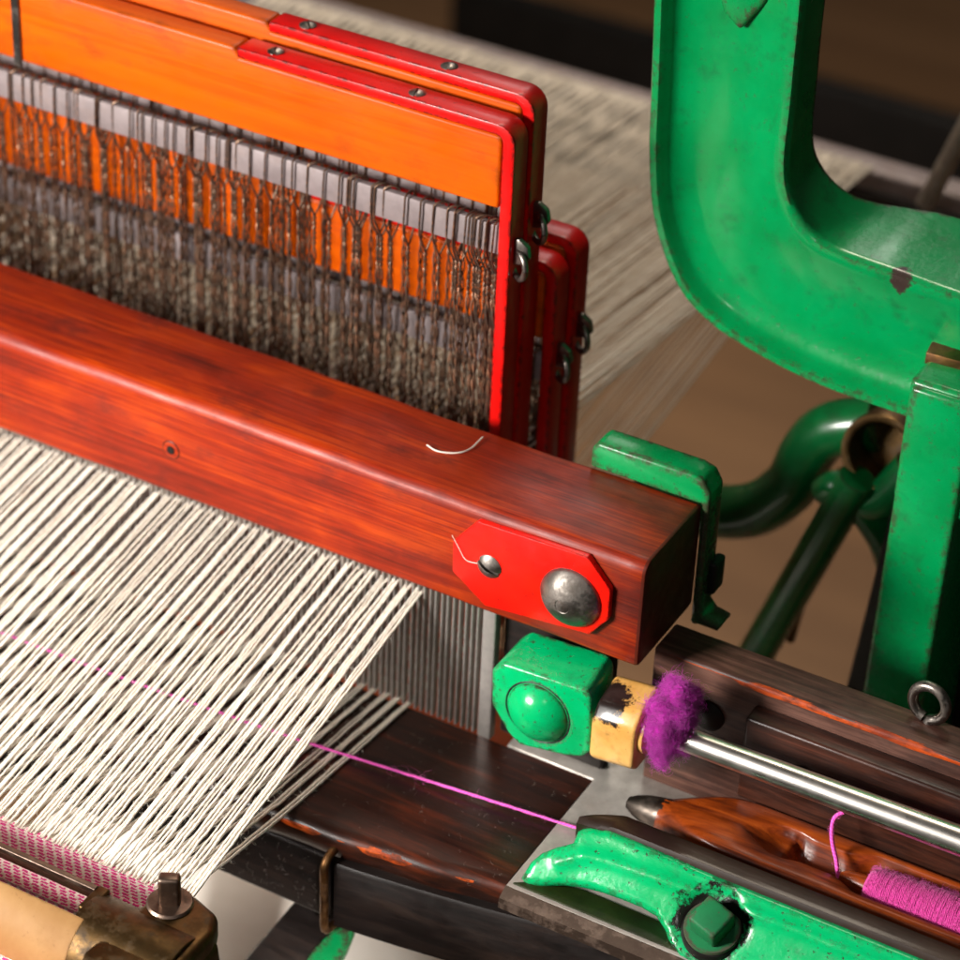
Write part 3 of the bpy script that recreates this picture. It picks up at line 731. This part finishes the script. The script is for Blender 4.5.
for k, (y0, y1, zt, lab) in enumerate(FR):
    fr_ = thing('heddle_frame', lab, 'heddle frame', (-330, (y0 + y1) / 2, zt - 260), 'heddle frames hanging side by side')
    xb = -334 + k * 8; XR = XRS[k]
    # wooden top rail, let down where the iron band is set in
    xw = XR - 9.0
    pts = [(-760, zt - 54), (xw, zt - 54), (xw, zt - 7.5), (xb + 1, zt - 7.5), (xb - 2, zt - 1), (-760, zt - 1)]
    bm = prism_bm(pts, lambda p, d: (p[0], d, p[1]), y0 + .6, y1 - .6); bevel(bm, 2.0, 3, 40)
    from_bm('top_rail', bm, 'orange_wood', fr_)
    # red iron band: along the top, round the corner, down the end
    o_r, i_r, t = 12, 5, 8.0
    pts = [(xb, zt - 7)] + [(xb, zt - 0.5)] + arc(XR - o_r, zt - o_r, o_r, math.pi / 2, 0) + [(XR, zt - 330), (XR - t, zt - 330)] + arc(XR - t - i_r, zt - 7 - i_r, i_r, 0, math.pi / 2)
    band = prism_xz('iron_band', pts, y0, y1, 'red_paint', fr_, 1.3, 2, 30)
    for sx in (xb + 22, xb + 118):
        slotted_screw('screw', (sx, (y0 + y1) / 2, zt - 0.3), 0, 5.2, 1.7, band, tilt=random.uniform(0, 3), axis=(0, 0, 1))
    # heddle bar hung below the rail
    zb = zt - 68
    box('heddle_bar', (-740, XR - t - 1.5), ((y0 + y1) / 2 - 2.5, (y0 + y1) / 2 + 2.5), (zb - 19, zb), 'heddle_bar', fr_, 0.8, 2)
    if k < 2:
        box('hanger_strap', (-499, -493), (y0 - 1.2, y0 + 0.5), (zt - 57, zt + 1), 'dark_steel', fr_, 0.4, 1)
    box('bottom_rail', (-760, XR - t - 1), (y0 + 1, y1 - 1), (zt - 386, zt - 336), 'orange_wood', fr_, 2)
    # lifting eye on the iron end
    zh = [98, 112, 8, 18][k]; yc = y0 + 7
    tab = prism_xz('eye_tab', [(XR - 1, zh + 12), (XR + 3, zh + 13), (XR + 9, zh + 9), (XR + 10.5, zh + 2), (XR + 7, zh - 3), (XR - 1, zh - 5)], yc - 2, yc + 2.2, 'dark_steel', band, 1.2, 2, 30)
    tube('eye_ring', [(XR + 3.5 + 6.5 * math.cos(a), yc - 1.5 - 4 * math.cos(a), zh - 4 + 8.5 * math.sin(a)) for a in np.linspace(0, 2 * math.pi, 26)], 2.0, 'dark_steel', band, 9)
    # heddles: one to each warp thread of this frame, idle ones bunched at the end
    cy = (y0 + y1) / 2; b = BASE[fr_.name]
    xs = []; x = XR - 34 - random.uniform(0, 5)
    while x > -575:
        xs.append(x); x -= random.choice((2.4, 3.0, 7.5, 9, 10, 11, 12.5, 14)) * (0.86 if k == 0 else 0.92)
    xs += [XR - 11.5 - i * 2.5 - random.uniform(0, 1.2) for i in range(8)]
    for x in xs:
        o = link(bpy.data.objects.new('heddle', random.choice(HED)), fr_)
        o.location = ((x - b[0]) * MM, (cy - b[1]) * MM, (zb - b[2]) * MM)
        o.rotation_euler = (random.uniform(-.008, .008), random.uniform(-.012, .012), random.uniform(-.5, .5) + (math.pi if random.random() < .3 else 0))

# ================================================================== WARP
FELL_Y, FELL_Z = -205.0, -167.0
warp = thing('warp_yarns', 'cream wool warp threads fanning from the cloth up through the steel reed', 'warp yarn', (-300, -100, -176))
def fell_x(xr): return xr - 17 - 0.07 * (-150 - xr)
fz = []
for (xr, lvl, s, near) in THREAD_X:
    k = lvl * 2 + s
    ye = (FR[k][0] + FR[k][1]) / 2; ze = EYE_Z[k] + random.uniform(-2, 2)
    gi = round((GX0 - (GP / 2 if lvl else 0) - xr) / GP); xc = GX0 - (GP / 2 if lvl else 0) - gi * GP
    xf = fell_x(xc) + (xr - xc) * 1.5 + random.uniform(-.5, .5)
    xbk = -150 + (xr + 150) * 1.03 + random.uniform(-1.2, 1.2) + 6
    if lvl == 0:
        zr = FELL_Z + (ze - FELL_Z) * (15 - FELL_Y) / (ye - FELL_Y)
        ctrl = [(xf, FELL_Y - 3, FELL_Z - .5), (xr, 15, zr), (xr, ye, ze)]
    else:
        ctrl = [(xf, FELL_Y - 3, FELL_Z - .5), (xf + (xr - xf) * .45, -106, -173.9), (xr, 14, -174.2), (xr, ye, ze)]
    ctrl.append((xbk, 684, -102 + (0.8 if lvl else -0.2)))
    ctrl.append((xbk, 700, -107)); ctrl.append((xbk, 706, -140))
    P = []
    for a, b in zip(ctrl, ctrl[1:]):
        a, b = np.array(a, float), np.array(b, float); nn = max(2, int(np.linalg.norm(b - a) / (7 if b[1] < 150 else 40)))
        for t in np.linspace(0, 1, nn, endpoint=False): P.append(a + (b - a) * t)
    P.append(np.array(ctrl[-1], float)); P = np.array(P)
    jit = rng.normal(size=P.shape) * 0.16; jit[0] = 0; P = P + jit
    rad = ((0.90 if lvl == 0 else 0.80) if near else 1.5) + 0.22 * np.interp(np.arange(len(P)), np.arange(0, len(P) + 3, 3), rng.normal(size=len(np.arange(0, len(P) + 3, 3)))) * 0.6
    V, F, uv, _ = tube_arrays(P, rad, 6, False)
    from_arrays('warp_thread', V, F, 'warp_yarn', warp, 80, uv)
    # loose fibres standing off the yarn in front of the reed
    if xr > -470:
        nf = 64 if lvl == 0 else 40
        for _ in range(nf):
            yy = random.uniform(FELL_Y + 8, 12); i = np.argmin(abs(P[:, 1] - yy)); 
            fz.append(curl(P[i] + rng.normal(size=3) * .5, random.uniform(2.5, 8), 6, 0.5, up=(0, random.choice((-1.3, 1.3)), 0.15)))
fibres('loose_fibre', fz, 'fibre', warp, 0.10)

# ================================================================== WEFT, CLOTH
wp = curve_pts([tuple(at(-120, 586, Z=-146)), tuple(at(0, 632, Z=-150)), tuple(at(120, 677, Z=-156)), tuple(at(270, 730, Z=-166)), (-157.6, -50, -171.5), (-90, -42, -172), (-13.5, -33.8, -172), (4, -31.5, -172)], 160)
wp += rng.normal(size=wp.shape) * 0.06
weft = tube('weft_thread', wp, 0.85 + 0.08 * rng.normal(size=160), 'pink_yarn', None, 7)
tag(weft, 'single bright pink weft thread lying across the dark race board', 'thread')
# its own fuzz
ff_ = [curl(wp[rng.integers(30, 150)] + rng.normal(size=3) * .3, random.uniform(1.5, 5), 6, .6) for _ in range(420)]
ff_ += [curl((-118 + random.uniform(-12, 12), -46, -171), random.uniform(8, 18), 9, .5, up=(0, 1, 1)) for _ in range(14)]
o = fibres('weft_fuzz', ff_, 'pink_fibre', None, 0.06); o.parent = weft

def cloth_pt(x, y):
    d = FELL_Y - y
    return (x, y, FELL_Z - 0.02 * d - 0.3 + 0.25 * math.sin(x * .3) * 0.3)
xs = np.linspace(-480, fell_x(GX0) + 1.5, 90); ys = np.linspace(FELL_Y + 0.5, -420, 60)
V = [cloth_pt(x, y) for y in ys for x in xs]; nx = len(xs)
V += [(v[0], v[1], v[2] - 1.6) for v in V]
nV = nx * len(ys)
F = [(j * nx + i, j * nx + i + 1, (j + 1) * nx + i + 1, (j + 1) * nx + i) for j in range(len(ys) - 1) for i in range(nx - 1)]
F += [(a + nV, d + nV, c + nV, b + nV) for (a, b, c, d) in F]
F += [(i, i + nV, i + 1 + nV, i + 1) for i in range(nx - 1)]
F += [(j * nx + nx - 1, j * nx + nx - 1 + nV, (j + 1) * nx + nx - 1 + nV, (j + 1) * nx + nx - 1) for j in range(len(ys) - 1)]
cloth = from_arrays('woven_cloth', V, F, 'cloth', None, 60)
tag(cloth, 'pink and white woven cloth passing under the tan temple roller', 'cloth')
# ================================================================== TEMPLE
temple = thing('temple', 'tan temple roller cover with brown bronze end holding down the cloth', 'temple', (-180, -262, -168))
TY, TZ, TR = -264.0, -166.0, 29.0
def shell(name, x0, x1, a0, a1, r, th, mat, parent, n=24, bev=.8):
    o_ = [(TY + r * math.cos(a), TZ + r * math.sin(a)) for a in np.linspace(a0, a1, n)]
    i_ = [(TY + (r - th) * math.cos(a), TZ + (r - th) * math.sin(a)) for a in np.linspace(a1, a0, n)]
    bm = prism_bm(o_ + i_, lambda p, d: (d, p[0], p[1]), x0, x1)
    bevel(bm, bev, 2, 40)
    return from_bm(name, bm, mat, parent)
R_ = math.radians
shell('roller_cover', -480, -187, R_(106), R_(196), TR, 3, 'tan', temple)
shell('cover_slot_back', -480, -193, R_(10), R_(52), TR, 3, 'bronze', temple)
shell('cover_bridge', -193.5, -130, R_(0), R_(196), TR - 0.4, 4, 'bronze', temple)
box('slot_lip', (-480, -197), (TY + 14.5, TY + 18.5), (TZ + 22.5, TZ + 26.0), 'brown_steel', temple, 0.7)
box('slot_end', (-198, -190), (TY + 0, TY + 20), (TZ + 8, TZ + 25.5), 'bronze', temple, 1.5)
lathe('spiked_roller', [(0, 0), (13, 0), (13, 288), (0, 288)], (-480, TY, TZ), (1, 0, 0), 'cloth', temple, 24)
prism_xy('bracket_arm', [(-176, -290), (-168, -226), (-150, -222), (-131, -228), (-124, -242), (-124, -300), (-150, -330)], -160, -141, 'bronze', temple, 5, 4, 25)
prism_xz('bracket_cheek', [(-150, -142), (-132, -143), (-123, -152), (-121, -172), (-124, -215), (-160, -215), (-160, -160)], -300, -238, 'bronze', temple, 4, 3, 25)
lathe('washer', [(5, 0), (12.5, 0), (13, 1), (12, 2.2), (5, 2.4)], (-157, -236, -141.2), (0, 0, 1), 'brown_steel', temple, 28)
bm = bm_box((-6.0, 6.0), (-4.2, 4.2), (-1, 19)); bevel(bm, 2.0, 3)
for v in bm.verts:
    v.co = Matrix.Rotation(0.5, 3, 'Z') @ v.co + Vector((-157, -236, -140))
from_bm('square_pin', bm, 'brown_steel', temple)

# ================================================================== SHUTTLE, PIRN, PICKER, WOOL
shuttle = thing('shuttle', 'polished brown wooden weaving shuttle lying in the open box', 'shuttle', (130, -10, -175))
YC = -9.0
def sm(a, b, x): t = min(1, max(0, (x - a) / (b - a))); return t * t * (3 - 2 * t)
def sh_half(x):     # half width
    return 10.4 + 14 * math.sin(min(1, max(0, (x - 22) / 55)) * math.pi / 2) ** 0.9
def sh_sec(x):
    hw = sh_half(x); zt = -151.3 + 5.3 * math.sin(min(1, max(0, (x - 22) / 40)) * math.pi / 2); zb = -171.5 - 3 * min(1, max(0, (x - 22) / 30))
    dep = 7 * sm(68, 96, x) + 9 * sm(97, 104, x) - 3 * sm(124, 132, x) + 6 * sm(136, 144, x)
    cw = 0.5 + 12 * sm(66, 94, x) - 2.5 * sm(98, 112, x) + 7 * sm(128, 148, x)
    cw = min(cw, hw - 4); dep = max(dep, 0.02); off = 1.0
    r = 3.0 + 6.0 * (1 - sm(20, 62, x))
    return [(YC - hw + 2, zb), (YC - hw, zb + 4), (YC - hw, zt - r), (YC - hw + r * .3, zt - r * .3), (YC - hw + r, zt),
            (YC + off - cw - 1.2, zt + .2), (YC + off - cw, zt - min(1.0, dep)), (YC + off - cw + .8, zt - dep * .9), (YC + off - cw * .6, zt - dep), (YC + off + cw * .6, zt - dep), (YC + off + cw - .8, zt - dep * .9), (YC + off + cw, zt - min(1.0, dep)), (YC + off + cw + 1.2, zt + .2),
            (YC + hw - r, zt), (YC + hw - r * .3, zt - r * .3), (YC + hw, zt - r), (YC + hw, zb + 4), (YC + hw - 2, zb)]
loft_x('body', np.concatenate([np.linspace(20, 76, 18), np.linspace(78, 150, 50), np.linspace(156, 330, 12)]), sh_sec, 'shuttle_wood', shuttle, 75)
lathe('metal_tip', [(0, -2), (3.4, -0.8), (6.2, 4), (8.6, 11), (10.2, 20), (10.7, 24.6), (9, 26)], (-1, YC, -161.5), (1, 0.02, 0), 'tip_steel', shuttle, 24)
shuttle.location.x += 0.008
pirn = thing('pirn', 'wooden pirn wound with fuzzy pink yarn, lying inside the shuttle', 'pirn', (200, -8, -152))
PA = np.array([140.0, YC + 1, -155.0]); PD = np.array([1.0, -0.015, 0.022])
lathe('wooden_tip', [(0, -2), (3.0, -1), (5.2, 4), (6.4, 16), (6.6, 30)], PA, PD, 'shuttle_wood', pirn, 24)
prof = [(6, 14.5), (9.5, 15.5), (11.5, 19)] + [(11.8 + 0.45 * math.sin(i * 2.1) + 1.6 * min(1, i / 40), 20 + i * 1.0) for i in range(0, 140)] + [(6, 161)]
pk = lathe('pink_yarn', prof, PA, PD, 'pirn_yarn', pirn, 36, 70)
# individual turns of yarn
tn = []
for i in range(0, 2000):
    a = i * 2 * math.pi / 16; s = 17 + i / 16 * 1.1
    if s > 120: break
    rr = 11.9 + 1.6 * min(1, (s - 20) / 40) + 0.25 * math.sin(i * .9) if s > 20 else 9.5 + (s - 15.5) * .5
    pd = PD / np.linalg.norm(PD); e1 = np.array([0, 1.0, 0]); e2 = np.array([0, 0, 1.0])
    tn.append(PA + pd * s + rr * (math.cos(a) * e1 + math.sin(a) * e2))
tube('yarn_turns', tn, 0.62, 'pirn_yarn', pirn, 6)
pf = []
for _ in range(4200):
    a = random.uniform(-0.2, math.pi + .2); s = random.uniform(16, 95); rr = 12.0 + 1.6 * min(1, (s - 20) / 40)
    q = PA + PD * s + rr * np.array([0, math.cos(a), math.sin(a)])
    pf.append(curl(q, random.uniform(2, 5), 6, .7, up=(0, 1.2 * math.cos(a), 1.2 * math.sin(a))))
fibres('yarn_fuzz', pf, 'pink_fibre', pirn, 0.085)
tl = tube('yarn_end', curve_pts([(139, -7, -163), (137, -7.5, -155), (134.5, -6, -147), (130, -3.5, -138), (127.5, -1, -130), (127.5, 2, -124), (131, 5, -121)], 30), 1.25, 'pink_yarn', None, 8)
yp = curve_pts([(139, -7, -163), (137, -7.5, -155), (134.5, -6, -147), (130, -3.5, -138), (127.5, -1, -130), (127.5, 2, -124), (131, 5, -121)], 60)
yf = fibres('yarn_hair', [curl(yp[rng.integers(0, 60)] + rng.normal(size=3) * .5, random.uniform(1.5, 5), 7, .7) for _ in range(260)], 'pink_fibre', None, 0.07); yf.parent = tl
tag(tl, 'short loose pink yarn end rising from the shuttle eye', 'yarn')

picker = thing('picker', 'yellow rawhide picker block on the steel spindle beside the green bracket', 'picker', (0, -10, -130))
bm = bm_box((-13.5, 15), (-27, 8), (-129, -81))
for v in bm.verts:
    if v.co.x > 0: v.co.z += 4; v.co.y -= 1
    if v.co.y < -10 and v.co.z > -100: v.co.z -= 7
bmesh.ops.bevel(bm, geom=[e for e in bm.edges if abs(e.verts[0].co.x - e.verts[1].co.x) > 5], offset=7, offset_type='OFFSET', segments=1, profile=0.5, affect='EDGES', clamp_overlap=True)
bevel(bm, 2.6, 3, 20)
hb_ = BASE[picker.name]
M['hide_stained'] = mat_paint('stained_waxy_rawhide', lin(204, 150, 76), lin(224, 178, 106), lin(84, 50, 30), rough=0.30, wear=0.3, edge_r=0.002, speck=0.3, grime=0.35, grime_col=lin(60, 34, 22), coat=0.3, rough_tex=1.0, spot=tuple(float(q) for q in (np.array((-10, -16, -84)) - hb_) * MM) + (0.0175,), spot_col=lin(30, 20, 18))
from_bm('hide_block', bm, 'hide_stained', picker)
lathe('hide_collar', [(8, 0), (14, 0), (15, 2), (15, 6), (8, 7)], (12, -10, -101), (1, 0, 0.015), 'hide', picker, 28)

tuft = thing('wool_tuft', 'purple fluffy wool tuft wound round the spindle', 'wool', (27, -10, -105))
def tuft_pt(d, f=1.0):
    k_ = (1 + 0.16 * math.sin(d[0] * 5 + 1) * math.sin(d[1] * 6 + d[2] * 3) + 0.12 * math.sin(d[2] * 9 + d[1] * 5)) * f
    return np.array((27 + d[0] * 13 * k_ + max(0, d[2]) * 5, -11 + d[1] * 17 * k_, -89 + d[2] * 27 * k_))
bm = bmesh.new(); bmesh.ops.create_icosphere(bm, subdivisions=4, radius=1)
for v in bm.verts: v.co = Vector(tuft_pt(np.array(v.co), 0.9))
from_bm('wool_core', bm, 'purple_fibre', tuft, 80)
tf = []
for _ in range(13000):
    d = rng.normal(size=3); d /= np.linalg.norm(d)
    tf.append(curl(tuft_pt(d, random.uniform(.86, .98)), random.uniform(5, 12), 7, random.uniform(.5, 1.2), up=tuple(d * 0.3)))
fibres('wool_fibre', tf, 'purple_fibre', tuft, 0.075)

# ================================================================== GREEN LOOM FRAME
frame = thing('loom_casting', 'green painted cast iron loom frame with curved swan-neck arch and upright post', 'loom frame', (90, 220, -500))
AY = 190.0
outer_px = [(657, -90), (655, 0), (652, 90), (650, 150), (653, 205), (665, 252), (683, 290), (708, 318), (740, 341), (790, 369), (840, 391), (905, 414), (990, 445)]
inner_px = [(812, -90), (805, 0), (799, 60), (794, 110), (789, 150), (789, 180), (797, 208), (812, 231), (832, 246), (862, 258), (891, 268), (940, 286), (1010, 310)]
dep_ = [30, 30, 30, 31, 33, 38, 46, 54, 62, 70, 76, 80, 82]
oc = curve_pts([at(*p, Y=AY) for p in outer_px], 60); ic = curve_pts([at(*p, Y=AY) for p in inner_px], 60)
dd = np.interp(np.linspace(0, 12, 60), np.arange(13), dep_)
sec = [(0.0, 1.0, 0), (0.0, 0, 4), (0.005, 0, -2), (0.025, 0, -5.0), (0.07, 0, -5.0), (0.095, 0, -2.0), (0.115, 0, 2.5), (0.15, 0, 5.5), (0.22, 0, 8.0), (0.32, 0, 9.2), (0.45, 0, 9.0), (0.58, 0, 7.4), (0.70, 0, 5.0), (0.80, 0, 2.2), (0.88, 0, -0.6), (0.93, 0, -2.2), (0.975, 0, -2.0), (0.995, 0, 0.5), (1.0, 0, 4), (1.0, 1.0, 0)]
V = []
for a, b, d in zip(oc, ic, dd):
    for (w, dy, y) in sec: 
        p = a + (b - a) * w; V.append((p[0], p[1] + y + dy * d, p[2]))
k = len(sec); F = []
for i in range(59):
    for j in range(k):
        F.append((i * k + j, i * k + (j + 1) % k, (i + 1) * k + (j + 1) % k, (i + 1) * k + j))
bm = bmesh.new(); bv = [bm.verts.new(v) for v in V]
for f in F: bm.faces.new([bv[i] for i in f])
sp_ = (at(900, 279, Y=AY) - BASE[frame.name]) * MM
M['arch_green'] = mat_paint('chipped_green_enamel', lin(0, 130, 66), lin(0, 142, 76), lin(60, 44, 38), rough=0.22, wear=0.8, edge_r=0.0042, speck=0.35, grime=0.42, coat=0.3, rough_tex=0.9, bump=0.3, spot=(float(sp_[0]), float(sp_[1]), float(sp_[2]), 0.0085), spot_col=lin(58, 46, 42))
arch = from_bm('arch', bm, 'arch_green', frame, 50)
tag(arch, 'curved green swan-neck arch')
# raised diamond boss at the top of the arch
bq = [at(*p, Y=AY) for p in [(712, -20), (748, -30), (766, 2), (738, 32), (722, 14)]]
bm = prism_bm([(p[0], p[2]) for p in bq], lambda p, d: (p[0], d, p[1]), AY + 1.5, AY + 14); bevel(bm, 2.5, 3, 30)
from_bm('boss', bm, 'green_paint', arch)
# post
bm = bm_box((83.5, 122), (158, 232), (-900, 62))
for v in bm.verts:
    if v.co.z < 0: v.co.x -= 6
bevel(bm, 3.0, 3)
from_bm('post', bm, 'green_paint', frame)
box('post_head', (81, 170), (162, 262), (-20, 64.5), 'green_paint', frame, 4, 3)
rp_ = [at(*p, Z=70) for p in [(926, 352), (945, 316), (975, 322), (962, 362)]]
prism_xy('rust_plate', [(p[0], p[1]) for p in rp_], 62, 70, 'rusty', frame, 1)
# web panel with shade put into its black colour, and bearing behind the post
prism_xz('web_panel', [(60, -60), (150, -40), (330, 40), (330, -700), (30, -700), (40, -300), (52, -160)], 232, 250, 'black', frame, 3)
bt1 = np.array(at(880, 455, Y=262)); bt0 = np.array(at(905, 440, Y=300)); bd = (bt1 - bt0) / np.linalg.norm(bt1 - bt0)
bt = lathe('bearing_tube', [(0, -30), (21, -30), (21.5, 0), (23, 1), (26, 1), (27, -0.5), (27, -75), (0, -75)], bt1, bd, 'bronze', frame, 36)
tube('bearing_bracket', curve_pts([at(822, 492, Y=262), at(838, 486, Y=260), at(862, 500, Y=262), at(885, 498, Y=264), at(915, 470, Y=270)], 20), np.linspace(9, 15, 20), 'green_shaded', frame, 14)
tube('bracket_web', curve_pts([at(862, 500, Y=264), at(890, 545, Y=266), at(900, 600, Y=268), at(902, 700, Y=270)], 20), 13, 'green_shaded', frame, 12)

crank = tube('crank_arm', curve_pts([at(640, 500, Y=296), at(700, 510, Y=296), at(752, 510, Y=296), (at(790, 486, Y=296)), at(808, 452, Y=298), at(832, 430, Y=300), at(880, 424, Y=302)], 40), 18.5, 'green_shaded', None, 20)
tag(crank, 'dark green S-bent iron tube behind the hand rail end', 'pipe')
srod = tube('stay_rod', [at(858, 478, Y=256), at(735, 690, Y=256)], 12.5, 'green_shaded', None, 16)
tag(srod, 'slanting dark green stay rod below the bearing', 'rod')
tube_thin = tube('lever_rod', [at(842, 470, Y=270), at(790, 640, Y=272)], 3.2, 'bronze', None, 10)
tag(tube_thin, 'thin brown rod beside the slanting green stay', 'rod')

# ================================================================== BACK BEAM AND WHAT IS BEHIND
bb = thing('back_beam', 'pale worn back beam carrying the cream warp behind the heddle frames', 'beam', (-300, 700, -160))
box('beam', (-1100, -60), (684, 712), (-150, -104), 'heddle_bar', bb, 5, 4)
box('beam_board', (-1100, 60), (680, 690), (-175, -120), 'dark_wood', bb, 2)
cab = thing('dark_cabinet', 'dark blurred box standing behind the pale back beam', 'cabinet', (0, 2010, -900))
tl_, tr_ = at(450, -22, Y=2000), at(960, 126, Y=2000)
box('body', (tl_[0], 1500), (2000, 2030), (-900, (tl_[2] + tr_[2]) / 2), 'black', cab, 8)
box('plinth', (tl_[0] - 10, 1510), (1990, 2040), (-900, -840), 'black', cab, 4)
grey = tube('grey_lever', [at(925, 205, Y=560), at(975, 110, Y=560)], 7, 'bed_steel', None, 12)
tag(grey, 'blurred grey steel lever at the edge beyond the arch', 'lever')

# added pale board, standing in for a bright area below the cloth
pb = thing('pale_stand_in', 'added cream board below the warp, standing in for a bright area under the batten', 'board', (-200, -60, -352))
bm = bm_box((-460, -20), (-140, 220), (-426, -420)); bevel(bm, 1.5, 2); from_bm('board', bm, 'cream', pb)
gp_ = [at(*p, Y=-100) for p in [(347, 926), (331, 931), (312, 950), (290, 985), (318, 1000), (338, 965), (346, 945)]]
gl = prism_xz('green_lever', [(p[0], p[2]) for p in gp_], -100, -88, 'green_paint', None, 2)
tag(gl, 'small green iron lever below the rusty staple', 'lever')

# ================================================================== LINT AND HAIRS
hp = curve_pts([at(427, 445, Z=0.6), at(437, 451, Z=0.7), at(455, 453, Z=0.7), at(470, 449, Z=0.8), at(483, 437, Z=1.4)], 24)
hair = tube('loose_thread', hp, 0.42, 'fibre', None, 6)
tag(hair, 'short curved white thread lying on top of the hand rail', 'thread')
h2 = curve_pts([at(452, 535, Y=-4.4), at(459, 548, Y=-4.5), at(466, 560, Y=-4.5), at(480, 564, Y=-4.6)], 20)
hair2 = tube('fine_hair', h2, 0.22, 'fibre', None, 5)
tag(hair2, 'fine pale hair stuck to the red plate', 'hair')
lf = []
for _ in range(240):   # lint on race board, under-rail and bracket
    lf.append(curl((random.uniform(-330, -30), random.uniform(-104, 5), -175.3), random.uniform(1.5, 6), 7, .5, up=(0, 0, .1)))
for _ in range(200):
    lf.append(curl((random.uniform(-72, -25), random.uniform(-18, 0), -82), random.uniform(1.5, 5), 6, .8, up=(0, 0, .5)))
for _ in range(260):
    a = random.uniform(-1.6, 1.9); lf.append(curl((-49.5 + 21 * math.cos(a) * random.uniform(.97, 1.1), -22.4, -110 + 21 * math.sin(a) * random.uniform(.97, 1.1)), random.uniform(1, 3.5), 6, .9, up=(0, -.3, 0)))
for _ in range(220):
    lf.append(curl((random.uniform(-330, -140), random.uniform(-112, -108), random.uniform(-240, -196)), random.uniform(2, 8), 9, .6, up=(0, -.6, 0)))
for _ in range(260):
    a = random.uniform(0, 6.28); q = np.array(bc) + np.array(u_) * 24 * math.cos(a) * random.uniform(.8, 1.2) + np.array(w_) * 24 * math.sin(a) * random.uniform(.8, 1.2)
    lf.append(curl(q, random.uniform(1.5, 5), 6, .8, up=tuple(NRM)))
lint = fibres('lint', lf, 'lint', None, 0.05)
tag(lint, 'fine grey lint caught on the race board and bolts', 'lint', kind='stuff')
